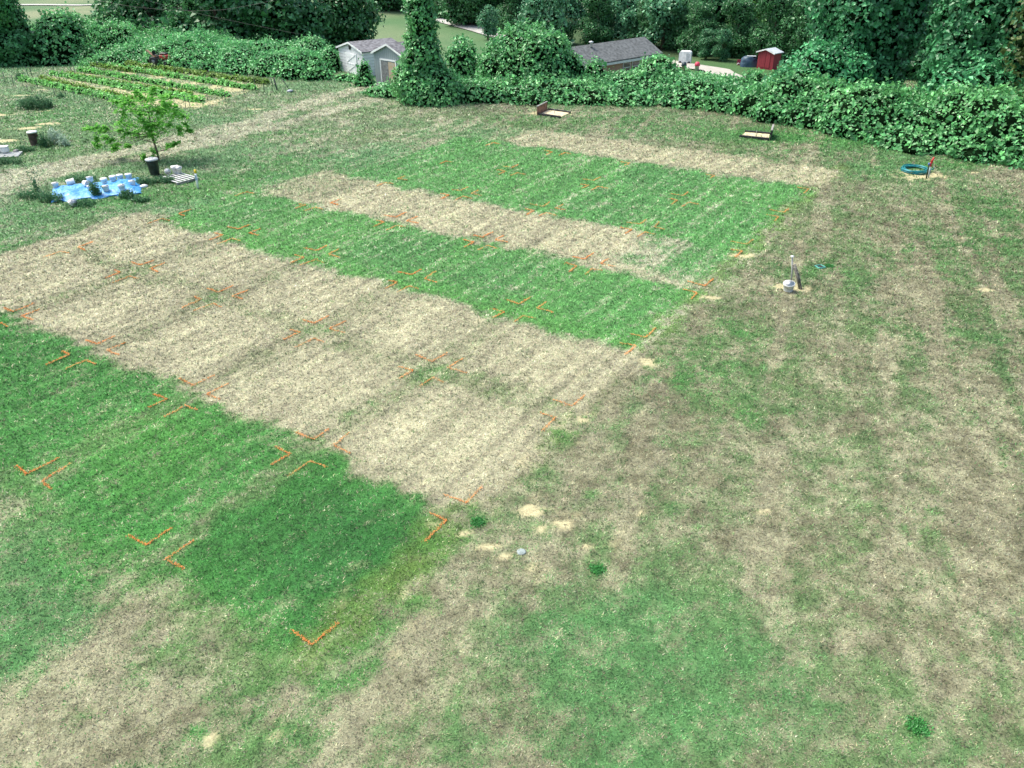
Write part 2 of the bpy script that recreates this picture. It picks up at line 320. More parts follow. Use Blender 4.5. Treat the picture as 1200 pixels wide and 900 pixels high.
    for px, py, rx, ry in SANDS:
        p = G(px, py); d = np.sqrt(((x-p.x)/rx)**2 + ((y-p.y)/ry)**2)
        bare = np.maximum(bare, 1-smooth(.55, 1.15, d+(n2-.5)*1.6+(n3-.5)*1.0))
    gd = in_poly(wx*.3+x*.7, wy*.3+y*.7, GARDEN); bare = np.where(gd, np.maximum(bare, .9*smooth(.3, .6, n2)), bare)
    # sparse bare grit on the thin ground near the lower plots' right edge
    thin = (1-smooth(1.2, 2.4, np.abs(u-2*PU-.7)))*smooth(-.5, .6, v)*(1-smooth(8, 14, v))
    bare = np.maximum(bare, thin*smooth(.66, .78, fbm(x, y, .5, 191, 4, .65))*.6)
    return g, np.clip(gc, 0, 1), np.clip(stc, 0, 1), bare, br

# ------------------------------------------------------------------ ground sheet
def axis(lo, hi, step, far, grow=1.18):
    a = list(np.arange(lo, hi, step)); s = step; x = a[-1]
    while x < far: s *= grow; x += s; a.append(x)
    s = step; x = lo; pre = []
    while x > -far: s *= grow; x -= s; pre.append(x)
    return np.array(pre[::-1] + a)
xs = axis(-30, 34, .13, 900, 1.06); ys = axis(3, 56, .13, 1100, 1.06)
GX, GY = np.meshgrid(xs, ys)
g, gc, stc, bare, br = field(GX, GY)
ge = smooth(.2, .8, g)[..., None]*.85 + g[..., None]*.15
rgb = stc*(1-ge) + gc*ge
rgb = rgb*(1-br[..., None]*.7) + BROWN*(br[..., None]*.7)
rgb = rgb*(1-bare[..., None]) + SOIL*bare[..., None]
# far ground: smoother lawn beyond the vines
farw = smooth(75, 88, GY)[..., None]
fn = fbm(GX, GY, 12, 301, 4)[..., None]
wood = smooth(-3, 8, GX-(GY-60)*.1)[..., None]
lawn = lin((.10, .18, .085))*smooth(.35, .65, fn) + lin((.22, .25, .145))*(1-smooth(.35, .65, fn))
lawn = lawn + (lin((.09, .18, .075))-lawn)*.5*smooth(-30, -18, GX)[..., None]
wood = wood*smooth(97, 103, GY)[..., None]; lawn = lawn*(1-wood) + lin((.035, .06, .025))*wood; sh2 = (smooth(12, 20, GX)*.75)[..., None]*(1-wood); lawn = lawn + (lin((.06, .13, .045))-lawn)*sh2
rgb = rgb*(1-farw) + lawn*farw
GZ = terrain(GX, GY) + (fbm(GX, GY, .7, 401, 4)-.5)*.07*(1-smooth(50, 60, GY)) + smooth(80, 200, GY)*(fbm(GX, GY, 60, 411, 3)-.5)*3 - 0.0
nx, ny = len(xs), len(ys)
idx = np.arange(nx*ny).reshape(ny, nx)
F = np.stack([idx[:-1, :-1], idx[:-1, 1:], idx[1:, 1:], idx[1:, :-1]], -1).reshape(-1, 4)
gm = bpy.data.materials.new('turf'); gm.use_nodes = True; n = gm.node_tree.nodes; l = gm.node_tree.links
b = n['Principled BSDF']; b.inputs['Roughness'].default_value = .95; b.inputs['Specular IOR Level'].default_value = .1
at = n.new('ShaderNodeAttribute'); at.attribute_name = 'Col'; tc = n.new('ShaderNodeTexCoord')
def nz(scale, det=4, rough=.6):
    q = n.new('ShaderNodeTexNoise'); q.inputs['Scale'].default_value = scale; q.inputs['Detail'].default_value = det; q.inputs['Roughness'].default_value = rough
    l.new(tc.outputs['Object'], q.inputs['Vector']); return q
a1 = nz(34, 4, .8); a2 = nz(7.5, 4, .75)
r1 = n.new('ShaderNodeMapRange'); r1.inputs[1].default_value = .3; r1.inputs[2].default_value = .7; r1.inputs[3].default_value = .55; r1.inputs[4].default_value = 1.25; l.new(a1.outputs[0], r1.inputs[0])
r2 = n.new('ShaderNodeMapRange'); r2.inputs[1].default_value = .3; r2.inputs[2].default_value = .7; r2.inputs[3].default_value = .7; r2.inputs[4].default_value = 1.25; l.new(a2.outputs[0], r2.inputs[0])
mm = n.new('ShaderNodeMath'); mm.operation = 'MULTIPLY'; l.new(r1.outputs[0], mm.inputs[0]); l.new(r2.outputs[0], mm.inputs[1])
vm = n.new('ShaderNodeVectorMath'); vm.operation = 'SCALE'; l.new(at.outputs['Color'], vm.inputs[0]); l.new(mm.outputs[0], vm.inputs['Scale'])
l.new(vm.outputs[0], b.inputs['Base Color'])
bp = n.new('ShaderNodeBump'); bp.inputs['Strength'].default_value = .6; bp.inputs['Distance'].default_value = .03; l.new(a1.outputs[0], bp.inputs['Height']); l.new(bp.outputs[0], b.inputs['Normal'])
gr = npmesh('ground', np.stack([GX, GY, GZ], -1).reshape(-1, 3), F, gm, None, rgb.reshape(-1, 3), smooth=True)
tag(gr, kind='structure')

# ------------------------------------------------------------------ grass blades (nobody could count them)
def ground_z(x, y): return terrain(x, y) + (fbm(x, y, .7, 401, 4)-.5)*.07*(1-smooth(50, 60, y))
def blades(N, r0, r1, seed):
    rg = np.random.default_rng(seed)
    lo, hi = math.log(r0*r0+100), math.log(r1*r1+100)
    r = np.sqrt(np.exp(rg.uniform(lo, hi, N))-100); lim = R(43) + R(20)*(1-smooth(8, 30, r)); th = rg.uniform(-1, 1, N)*lim
    x = r*np.sin(th); y = r*np.cos(th); d = np.sqrt(r*r+100)
    g, gc, stc, bare, br = field(x, y)
    keep = (rg.random(N) > bare*.93) & (y < 78); x, y, d, g, gc, stc, br = x[keep], y[keep], d[keep], g[keep], gc[keep], stc[keep], br[keep]; N = len(x)
    hf = fbm(x, y, .15, 601, 3, .7); hk = smooth(.32, .68, hf); isg = rg.random(N) < np.clip((g-.5)*1.25+.5+(fbm(x, y, .12, 611, 3, .7)-.5)*1.3*(1-np.abs(2*g-1)**3), 0.02, .98)
    c = np.where(isg[:, None], gc*1.12, stc*1.0)
    bm = (rg.random(N) < br*.6) & ~isg; c = np.where(bm[:, None], BROWN, c); c = c*(.66+.62*hk)[:, None]
    c = c*np.exp(rg.normal(-.02, .30, N))[:, None]*(1+rg.normal(0, .06, (N, 3)))
    sz = (d/12)**.85*rg.uniform(.7, 1.4, N); L = .040*sz; W = .0135*sz
    a = rg.uniform(0, 2*np.pi, N); tilt = rg.uniform(.15, .75, N)*np.where(isg, 1.15, .8)
    z = ground_z(x, y)
    dx, dy = np.cos(a), np.sin(a); wx, wy = -dy*W/2, dx*W/2
    V = np.zeros((N, 3, 3))
    V[:, 0] = np.stack([x+wx, y+wy, z-.004], -1); V[:, 1] = np.stack([x-wx, y-wy, z-.004], -1)
    V[:, 2] = np.stack([x+dx*L*np.cos(tilt), y+dy*L*np.cos(tilt), z+L*np.sin(tilt)], -1)
    return V.reshape(-1, 3), np.repeat(c, 3, 0)
V, C = blades(1600000, 3.2, 96, 5)
o = npmesh('grass', V, np.arange(len(V)).reshape(-1, 3), GRASSM, None, np.clip(C, 0, 1)); tag(o, kind='stuff')

# ------------------------------------------------------------------ leaves
def unit(v): return v/np.maximum(np.linalg.norm(v, axis=-1, keepdims=True), 1e-9)
def leaf_arrays(C, N, S, col, rg, wr=.8, fold=.12):
    n = len(C); t = rg.normal(size=(n, 3)); t[:, 2] -= .6; t = unit(t - N*np.sum(t*N, -1, keepdims=True)); b = np.cross(N, t)
    S = S[:, None]; V = np.zeros((n, 4, 3))
    V[:, 0] = C - t*S*.5; V[:, 1] = C + b*S*wr*.5 + N*S*fold - t*S*.08; V[:, 2] = C + t*S*.5 - N*S*.1; V[:, 3] = C - b*S*wr*.5 + N*S*fold - t*S*.08
    F = (np.arange(n)*4)[:, None, None] + np.array([[0, 1, 2], [0, 2, 3]])[None]
    return V.reshape(-1, 3), F.reshape(-1, 3), np.repeat(col, 4, 0)
ICO = None
def ico():
    global ICO
    if ICO is None:
        import bmesh
        bm = bmesh.new(); bmesh.ops.create_icosphere(bm, subdivisions=3, radius=1)
        ICO = (np.array([v.co[:] for v in bm.verts]), np.array([[v.index for v in f.verts] for f in bm.faces])); bm.free()
    return ICO
def blob_pts(B, dens, rg, ground=None, inner=.93, rough=.12, dscale=1.2):
    """points + normals on the union surface of ellipsoids B = [cx,cy,cz,rx,ry,rz]"""
    B = np.asarray(B, float); P_, N_ = [], []
    for i, bb in enumerate(B):
        c, r = bb[:3], bb[3:]; area = 4*np.pi*((((r[0]*r[1])**1.6+(r[0]*r[2])**1.6+(r[1]*r[2])**1.6)/3)**(1/1.6))
        k = max(6, int(area*dens)); d = unit(rg.normal(size=(k, 3)))
        w = 1 + (vnoise(d[:, 0]*2.4*r.max()/dscale + i*7, d[:, 1]*2.4*r.max()/dscale + d[:, 2]*2.9*r.max()/dscale, i)-.5)*2*rough + rg.normal(0, .02, k)
        p = c + d*r*w[:, None]; nn = unit(d/r)
        ok = np.ones(k, bool)
        for j, b2 in enumerate(B):
            if j == i or np.sum((b2[:3]-c)**2) > (b2[3:].max()+r.max()*1.2)**2: continue
            ok &= np.sum(((p-b2[:3])/(b2[3:]*inner))**2, -1) > 1
        if ground is not None: ok &= p[:, 2] > ground(p[:, 0], p[:, 1])+.02
        P_.append(p[ok]); N_.append(nn[ok])
    return np.concatenate(P_), np.concatenate(N_)
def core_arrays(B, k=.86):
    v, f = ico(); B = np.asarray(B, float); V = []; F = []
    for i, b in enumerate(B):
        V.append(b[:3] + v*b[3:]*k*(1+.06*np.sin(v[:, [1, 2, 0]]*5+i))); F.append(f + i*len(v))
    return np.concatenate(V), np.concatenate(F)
KUD = lin((.07, .275, .09)); KUD_L = lin((.21, .52, .19))
def foliage(name, B, dens, size, col, col2, seed, parent=None, origin=(0, 0, 0), thick=.12, core=.86, up=.5, jit=.55, ground=None, rough=.12, mats=None, wr=.8, extra=None, inner=.93):
    rg = np.random.default_rng(seed); C, N = blob_pts(B, dens, rg, ground, inner, rough)
    n = len(C); C = C + N*rg.normal(0, thick, n)[:, None]
    if extra is not None: C = np.concatenate([C, extra[0]]); N = np.concatenate([N, extra[1]]); n = len(C)
    N = N.copy(); N[:, 2] += up; N = unit(unit(N) + rg.normal(0, jit, (n, 3)))
    cl = vnoise(C[:, 0]*.9+C[:, 2]*.5, C[:, 1]*.9+C[:, 2]*.8, seed); k = np.clip(cl*.8+rg.normal(0, .25, n), 0, 1)[:, None]
    c = col*(1-k)+col2*k; c = c*np.exp(rg.normal(0, .3, n))[:, None]
    S = size*np.exp(rg.normal(-.05, .3, n))
    V, F, Cc = leaf_arrays(C, N, S, c, rg, wr); m = np.zeros(len(F), int)
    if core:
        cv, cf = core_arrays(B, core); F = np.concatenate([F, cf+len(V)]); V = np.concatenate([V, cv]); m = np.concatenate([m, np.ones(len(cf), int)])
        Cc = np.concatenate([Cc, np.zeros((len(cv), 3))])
    V = V - np.array(origin)
    return npmesh(name, V, F, mats or [LEAF, CORE_SHADE], parent, np.clip(Cc, 0, 1), m)

# ---- kudzu banks: lumps whose tops follow the skyline of the vines
def bank(name, base, tops, depth, seed, dens, size, ramp=.42, label=None):
    rg = np.random.default_rng(seed); B = []
    bx = [p[0] for p in base]; by = [p[1] for p in base]; tx = [p[0] for p in tops]; ty = [p[1] for p in tops]
    px = bx[0]
    while px < bx[-1]:
        p = G(px, float(np.interp(px, bx, by))); away = Vector((p.x, p.y, 0)).normalized(); dmax = float(np.interp(px, [q[0] for q in depth], [q[1] for q in depth]))
        rd = .55 + 1.1*(float(vnoise(np.array([p.x/1.7]), np.array([p.y/1.7]), 99)[0])-.45)
        while rd <= dmax:
            c = p + away*(rd + rg.uniform(-.4, .4)) + Vector((rg.uniform(-.7, .7), 0, 0)); tz = float(terrain(c.x, c.y))
            pxx = px + rg.uniform(-4, 4); zt = P(pxx, float(np.interp(pxx, tx, ty)), c.y).z - tz
            lf = float(vnoise(np.array([c.x/4.2+seed]), np.array([c.y/3.4]), 77+seed)[0]); h = min(zt, .8 + ramp*rd)*(.36+.68*smooth(.15, .85, lf))*rg.uniform(.8, 1.05); h = max(h, .4)
            rr = min(rg.uniform(.8, 2.3), .55 + rd*.45, 2.3 if (px < 365 or px > 446) else .65)
            B.append([c.x, c.y, tz + h*.3, rr*1.2, rr, h*.7])
            rd += .75*rr + .35
        px += rg.uniform(.8, 1.5)*918/p.length*.95
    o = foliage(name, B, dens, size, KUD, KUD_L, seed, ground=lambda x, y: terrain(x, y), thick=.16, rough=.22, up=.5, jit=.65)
    tag(o, label, kind='stuff'); return o
LB = [(-60,48),(20,54),(60,56),(95,64),(130,71),(200,76),(250,84),(300,88),(345,93),(400,97),(446,103)]
LT = [(-60,45),(0,42),(60,26),(100,18),(125,26),(150,21),(180,33),(207,27),(225,36),(245,31),(265,42),(300,46),(335,47),(350,45),(384,56),(396,86),(420,91),(446,101)]
KSAVE = (KUD, KUD_L); KUD, KUD_L = KUD*1.2, KUD_L*1.1  # left bank's leaf colours lightened, the haze there is put into them
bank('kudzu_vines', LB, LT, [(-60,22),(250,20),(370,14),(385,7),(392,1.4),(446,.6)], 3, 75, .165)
KUD, KUD_L = KSAVE
RB = [(447,115),(500,118),(560,120),(640,122),(730,123),(800,125),(830,130),(880,137),(905,142),(960,151),(985,159),(1020,168),(1060,177),(1110,182),(1150,188),(1200,195),(1290,215)]
RT = [(447,108),(470,100),(500,90),(540,80),(580,78),(640,82),(690,86),(712,92),(735,90),(765,82),(795,90),(825,96),(845,93),(862,99),(880,99),(905,86),(930,76),(960,78),(1000,86),(1040,100),(1062,108),(1080,100),(1110,98),(1150,104),(1200,112),(1290,130)]
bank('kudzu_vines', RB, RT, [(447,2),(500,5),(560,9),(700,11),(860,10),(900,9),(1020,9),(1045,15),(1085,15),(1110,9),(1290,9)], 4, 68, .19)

def vine_thing(name, label, cat, B, dens, size, seed, trunk=None, group=None, col=KUD, col2=KUD_L, rough=.16, up=.35, core=.86, thick=.14):
    B = np.asarray(B, float); c = B[:, :2].mean(0); bz = float(terrain(c[0], c[1])); loc = (c[0], c[1], bz)
    t = thing(name, label, cat, loc, 0, group)
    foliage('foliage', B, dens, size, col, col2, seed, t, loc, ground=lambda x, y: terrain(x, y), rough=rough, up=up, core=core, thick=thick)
    if trunk:
        m = MB(); m.tube([(0, 0, -.2), (.1, .05, trunk*.4), (-.05, 0, trunk*.75), (0, 0, trunk)], [.35, .28, .2, .1], 10); m.build('trunk', BARK, t)
    return t
# dome mound
def dome_blobs(px0, px1, ytop, ybase_Y, depth, seed, n=26):
    rg = np.random.default_rng(seed); a = P(px0, 80, ybase_Y); b = P(px1, 80, ybase_Y); cx = (a.x+b.x)/2; rx = (b.x-a.x)/2
    top = P((px0+px1)/2, ytop, ybase_Y).z; tz = float(terrain(cx, ybase_Y))
    B = [[cx, ybase_Y, tz, rx*.88, depth*.88, (top-tz)*.93]]
    for i in range(n):
        th = rg.uniform(0, 2*np.pi); ph = rg.uniform(.1, 1.35)
        q = np.array([math.cos(th)*math.cos(ph)*rx, math.sin(th)*math.cos(ph)*depth, math.sin(ph)*(top-tz)])*.82; r = rg.uniform(.14, .26)*rx
        B.append([cx+q[0], ybase_Y+q[1], tz+q[2], r*1.2, r*1.1, r*.85])
    return B
vine_thing('vine_mound', 'tallest rounded dome of kudzu vines, right of the vine-wrapped pole', 'vine mound', dome_blobs(556, 684, 28, 60, 4, 21), 62, .195, 21)
vine_thing('vine_mound', 'low rounded kudzu mound hiding the lower left of the brick house', 'vine mound', dome_blobs(682, 716, 69, 59, 1.6, 22, 10), 62, .195, 22)
vine_thing('vine_mound', 'broad kudzu mound in front of the right end of the brick house', 'vine mound', dome_blobs(742, 800, 64, 59, 2.2, 23, 14), 62, .195, 23)
vine_thing('vine_mound', 'small kudzu mound directly against the vine-wrapped pole', 'vine mound', dome_blobs(518, 566, 42, 62, 2, 24, 10), 62, .195, 24)
vine_thing('vine_mound', 'round kudzu mound just left of the white shed', 'vine mound', dome_blobs(343, 396, 42, 70, 2, 25, 10), 62, .195, 25)
vine_thing('vine_mound', 'low kudzu mound between white shed and grey shed', 'vine mound', dome_blobs(417, 436, 69, 60.5, .7, 26, 8), 50, .2, 26)
vine_thing('vine_mound', 'kudzu mound in front of the red shed', 'vine mound', dome_blobs(868, 905, 84, 58, 1.6, 27, 10), 62, .195, 27)
# vine wrapped pole: wide foot tapering to a column leaving the frame
rg = np.random.default_rng(31); B = []
for k in range(24):
    f = k/23; py = 112 - f*135; cx = 496 + 0*f - 4*f*f; 
    if f > .3: cx = 496 - (f-.3)*12
    hw = 42 - 28*(f/.45)**.8 if f < .45 else 14 - 5*(f-.45)
    hw = float(hw); p = P(cx, py, 54.2); r = max(.55, hw/918*58)
    for j in range(4 if hw > 22 else 1):
        ox = (rg.uniform(-.45, .45)*r if hw > 22 else rg.uniform(-.2, .2)); rr = r*(.55 if hw > 22 else .95)
        B.append([p.x+ox, 54.2+rg.uniform(-.4, .4)*r*.6, p.z, rr*rg.uniform(.85, 1.15), rr, rr*rg.uniform(.7, 1.0)])
vine_thing('vine_wrapped_pole', 'tall pole completely wrapped in kudzu beside the grey shed', 'vine column', B, 85, .19, 31, trunk=9)

# big vine-draped trees at the right
def vine_tree(px, Y, rad, H, seed, label, **kw):
    rg = np.random.default_rng(seed); c = P(px, 150, Y); tz = float(terrain(c.x, Y)); B = []
    n = int(H/1.5)
    for k in range(n):
        f = k/(n-1); r = rad*(1.0 - .12*f + .12*math.sin(k*1.7+seed)); B.append([c.x+rg.uniform(-.4, .4), Y+rg.uniform(-.4, .4), tz + f*H, r*.85, r*.75, 1.6])
        for j in range(7):
            a = rg.uniform(0, 2*np.pi); q = rg.uniform(.5, 1.1)*.3*rad
            B.append([c.x+math.cos(a)*r*.72, Y+math.sin(a)*r*.66, tz+f*H+rg.uniform(-.8, .8), q, q, q*rg.uniform(1.0, 2.0)])
    return vine_thing('vine_covered_tree', label, 'tree', B, 66, .25, seed, trunk=H, rough=.24, up=.15, **kw)
KD = lin((.04, .19, .075)); KD2 = lin((.11, .38, .16))
vine_tree(992, 53, 3.2, 16, 41, 'vine-draped tree left of the black hollow, nearest to the red shed', col=KD, col2=KD2)
vine_tree(1135, 47, 3.3, 16, 42, 'vine-draped tree right of the black hollow, behind the hose tap', col=KD, col2=KD2)
vine_tree(1225, 44, 2.6, 11, 43, 'rightmost vine-draped tree, cut by the right edge of the photo', col=KD, col2=KD2)
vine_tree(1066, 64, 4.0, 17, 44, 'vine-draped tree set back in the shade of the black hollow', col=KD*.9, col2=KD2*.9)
vine_tree(14, 80, 4.4, 10, 45, 'kudzu-covered tree in the top left corner of the photo', col2=KUD_L*.8)
vine_thing('vine_mound', 'kudzu slope climbing up to the vine-draped tree nearest the red shed', 'vine mound', dome_blobs(900, 1030, 50, 50.5, 2.6, 46, 26), 66, .21, 46, col=KD*1.3, col2=KD2*1.35)
vine_thing('vine_mound', 'kudzu slope climbing up to the vine-draped tree behind the hose tap', 'vine mound', dome_blobs(1088, 1225, 62, 44.6, 2.2, 48, 26), 66, .21, 48, col=KD*1.3, col2=KD2*1.35)
vine_thing('vine_mound', 'large kudzu mound sloping down from the corner tree at top left', 'vine mound', dome_blobs(45, 126, 12, 82, 4, 47, 18), 30, .28, 47)

# ------------------------------------------------------------------ leafy trees
def make_tree(name, seed, H, rad, col, col2, crown0=.2, nb=26, dens=16, size=.42, drop=1.0):
    rg = np.random.default_rng(seed); B = []
    for k in range(nb):
        f = rg.uniform(crown0, .97); env = rad*math.sqrt(max(.05, 1-((f-.48)/.56)**2)) if f > .1 else rad*.7
        a = rg.uniform(0, 2*np.pi); q = env*rg.uniform(.25, .85)
        r = rg.uniform(.2, .36)*rad
        B.append([math.cos(a)*q, math.sin(a)*q, f*H, r*1.2, r*1.2, r*.8])
    t = thing(name, None, 'tree')
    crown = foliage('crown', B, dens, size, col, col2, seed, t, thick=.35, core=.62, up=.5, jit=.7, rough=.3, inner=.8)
    m = MB(); m.tube([(0, 0, -.5), (.1, 0, H*.25), (0, .15, H*.5), (.1, 0, H*.85)], [rad*.09, rad*.07, rad*.05, .04], 9)
    for k in range(10):
        b = B[k]; m.tube([(0, 0, b[2]*.55), (b[0]*.5, b[1]*.5, b[2]*.8), (b[0], b[1], b[2])], [rad*.03, rad*.02, .02], 5)
    m.build('trunk', BARK, t)
    return t
def copy_thing(t, loc, rz, s, label):
    r = t.copy(); COL.objects.link(r); r.location = loc; r.rotation_euler = (0, 0, rz); r.scale = s; r['label'] = label
    for ch in list(t.children):
        c = ch.copy(); COL.objects.link(c); c.parent = r
    return r
DK = lin((.04, .15, .055)); DK2 = lin((.085, .26, .09)); MD = lin((.05, .19, .085)); MD2 = lin((.10, .29, .12)); PL = lin((.085, .26, .13)); PL2 = lin((.15, .36, .18)); YG = lin((.10, .26, .06)); YG2 = lin((.15, .36, .08))
protoD = make_tree('broadleaf_tree', 61, 13, 5.0, DK, DK2, .08, 40, 16, .42)
protoM = make_tree('broadleaf_tree', 62, 13, 4.4, MD, MD2, .06, 34, 16, .42)
protoP = make_tree('broadleaf_tree', 63, 8, 2.8, PL, PL2, .05, 24, 26, .34)
protoY = make_tree('broadleaf_tree', 64, 12, 4.2, YG, YG2, .08, 34, 18, .4)
used = set()
def put(proto, px, Y, s, label, group, sz=None):
    p = P(px, 60, Y); z = float(terrain(p.x, Y)); rz = random.uniform(0, 6.28); S = (s, s, sz or s)
    if proto.name not in used:
        used.add(proto.name); proto.location = (p.x, Y, z); proto.rotation_euler = (0, 0, rz); proto.scale = S; proto['label'] = label; proto['group'] = group; return proto
    r = copy_thing(proto, (p.x, Y, z), rz, S, label); r['group'] = group; return r
DL = [('dark leafy tree at the left of the shade trees behind the vines, under the wires', 185, 92, 1.0), ('dark leafy tree second from the left behind the crop rows', 262, 88, 1.05), ('dark leafy tree behind the rounded mound left of the white shed', 335, 90, 1.0), ('dark leafy tree at the right of the shade trees, just behind the white shed', 398, 95, .8)]
for lb, px, Y, s in DL: put(protoD, px, Y, s, lb, 'dark shade trees behind the vines')
gW = 'trees of the wood behind the house'
# back rows of the wood
k = 0
for Yr, x0, x1, st in ((118, 815, 1010, 48), (142, 560, 1180, 42), (165, 470, 1010, 52), (200, 430, 1000, 60)):
    px = x0
    while px < x1:
        pr = protoM if (k*7) % 3 == 1 else protoD
        lbD = 'dark tree in the unbroken wood behind the house'; lbM = 'mid-green tree in the unbroken wood behind the house'
        r = put(pr, px + random.uniform(-8, 8), Yr + random.uniform(-5, 5), random.uniform(.85, 1.25), lbM if pr is protoM else lbD, gW); k += 1
        px += st
for px, Y, s, lb in ((733, 112, .8, 'pale green tree just right of the house ridge, left of two'), (776, 108, 1.05, 'pale green tree behind the right end of the house, larger of two'), (672, 135, .9, 'pale green bushy tree above the left half of the house roof'), (540, 140, .5, 'pale shrubby tree beside the far road'), (572, 120, .55, 'pale shrubby tree peeking over the small mound by the pole')):
    put(protoP, px, Y, s, lb, 'pale trees at the edge of the wood')
put(protoP, 636, 100, 1.05, 'mid-green tree rising behind the tallest kudzu dome', 'pale trees at the edge of the wood')
for px, Y, s, lb in ((880, 110, .75, 'yellow-green tree above the red shed'),):
    put(protoY, px, Y, s, lb, 'yellow-green trees')
for px, Y, s, lb in ((520, 150, .45, 'dark bush at the wood edge beyond the far road'), (600, 128, .5, 'dark bush at the wood edge behind the tallest kudzu dome'), (650, 114, .5, 'dark bush at the wood edge between the dome and the house roof'), (700, 112, .45, 'dark bush at the wood edge above the middle of the house roof'), (755, 110, .4, 'dark bush between the two pale trees behind the house'), (815, 103, .42, 'dark bush at the wood edge above the white covered cart'), (862, 101, .45, 'dark bush behind the tarp-covered heap'), (905, 98, .5, 'dark bush directly behind the red shed'), (940, 96, .5, 'dark bush between the red shed and the vine-draped tree'), (795, 108, .45, 'dark bush behind the larger pale tree')):
    put(protoD, px, Y, s, lb, 'dark bushes along the wood edge')
rt = make_tree('broadleaf_tree', 65, 9, 2.4, lin((.07, .13, .04)), lin((.13, .17, .055)), .15, 26, 26, .25); q = P(1222, 100, 41); rt.location = (q.x+.4, 41, 0); rt['label'] = 'yellowing olive tree at the right edge of the photo'
for px, Y, s, lb in ((846, 97.5, .26, 'grey-green shrub on the lawn between the white covered box and the red shed'), (828, 99, .25, 'shrub at the wood edge above the driveway'),):
    put(protoM, px, Y, s, lb, 'shrubs by the driveway')

# ------------------------------------------------------------------ far road and driveway
ROADM = mat('pale_asphalt', (.42, .41, .38), .9, .08, 1.5); DRIVE = mat('concrete', (.38, .36, .31), .9, .08, 1)
def strip(name, pts, wd, m):
    P3 = [GT(*p) for p in pts]; V = []; Fc = []; D = []
    for a, b in zip(P3, P3[1:]):
        for i in range(8): D.append(a.lerp(b, i/8))
    D.append(P3[-1])
    for i, p in enumerate(D):
        t = (D[min(i+1, len(D)-1)]-D[max(i-1, 0)]); t.z = 0; t.normalize(); nrm = Vector((-t.y, t.x, 0))
        for s in (-1, 1): q = p + nrm*s*wd/2; V.append((q.x, q.y, float(terrain(q.x, q.y)) + float(smooth(80, 200, q.y)*(fbm(np.array([q.x]), np.array([q.y]), 60, 411, 3)[0]-.5)*3) + .12))
    for i in range(len(D)-1): Fc.append((2*i, 2*i+1, 2*i+3, 2*i+2))
    m_ = MB(); m_.add(V, Fc); o = m_.build(name, m); return tag(o, kind='structure')
strip('road', [(380,3),(435,9),(480,16),(520,25),(565,37),(600,48),(650,66)], 3.4, ROADM)
strip('road', [(-40,9),(60,8),(95,8),(148,5),(240,1)], 4, ROADM)
strip('driveway', [(760,70),(800,77),(840,83),(872,91),(915,104)], 2.9, DRIVE)

# ------------------------------------------------------------------ brick house
def wallmat(name, c, c2, sx, sz, mort):
    m = bpy.data.materials.new(name); m.use_nodes = True; n = m.node_tree.nodes; l = m.node_tree.links; b = n['Principled BSDF']; b.inputs['Roughness'].default_value = .85
    tc = n.new('ShaderNodeTexCoord'); br_ = n.new('ShaderNodeTexBrick'); br_.inputs['Color1'].default_value = (*c, 1); br_.inputs['Color2'].default_value = (*c2, 1); br_.inputs['Mortar'].default_value = (*mort, 1)
    br_.inputs['Scale'].default_value = 1; br_.inputs['Brick Width'].default_value = sx; br_.inputs['Row Height'].default_value = sz; br_.inputs['Mortar Size'].default_value = .012
    mp = n.new('ShaderNodeMapping'); mp.inputs['Rotation'].default_value = (R(90), 0, 0); l.new(tc.outputs['Object'], mp.inputs[0]); l.new(mp.outputs[0], br_.inputs[0]); l.new(br_.outputs[0], b.inputs['Base Color']); return m
BRICK = wallmat('brick', (.34, .17, .11), (.28, .13, .09), .22, .08, (.4, .36, .3)); SHING = mat('shingles', (.125, .135, .135), .9, .2, 3.5, bump=.4)
GLASS = mat('window_glass', (.05, .06, .07), .1, .1, 2, spec=.8); TRIM = mat('trim', (.55, .6, .62), .6, .05, 3)
ze, zr = -1.2, .1
D_ = G(777, 62, ze); C_ = G(718, 71.5, ze); Bq = G(744, 44.5, zr)
e = (D_-C_); e.z = 0; ed = e.normalized(); nb_ = Vector((-ed.y, ed.x, 0))      # away from camera
if nb_.y < 0: nb_ = -nb_
half = max(2.5, (Bq-D_).dot(nb_)); L = 15
hb = thing('brick_house', 'low brick house with grey shingle roof behind the kudzu', 'house', (D_.x, D_.y, ze-2.7), math.atan2(-ed.y, -ed.x))
# local frame: +x = from right end to left, y = ? (nb direction sign)
sy = 1 if Vector((-math.sin(hb.rotation_euler.z), math.cos(hb.rotation_euler.z), 0)).dot(nb_) > 0 else -1
def hl(x, y, z): return (x, sy*y, z)
H_ = 2.7; RH = zr-ze; ov = .45; W2 = half*2
m = MB(); th = .14
for s0 in (0, 1):
    ya, yb = (0, half) if s0 == 0 else (W2, half)
    v = [hl(0, ya, H_), hl(L, ya, H_), hl(L, yb, H_+RH), hl(0, yb, H_+RH)]; v2 = [(p[0], p[1], p[2]-th) for p in v]
    m.add(v+v2, [(0, 1, 2, 3), (7, 6, 5, 4), (0, 4, 5, 1), (1, 5, 6, 2), (3, 7, 4, 0)])
rf = m.build('roof', SHING, hb)
m = MB(); m.lathe([(.12, 0), (.12, .35), (.2, .36), (.2, .45), (0, .5)], 10, c=hl(8.2, half-.4, H_+RH-.15)); m.build('roof_vent', PAINTW, rf)
m = MB(); 
for x0 in (0, L): pass
m.box(hl(L/2, ov, (H_-.15)/2-.6), (L-2*ov, .2, H_+1.05)); m.box(hl(L/2, W2-ov, (H_-.15)/2-.6), (L-2*ov, .2, H_+1.05))
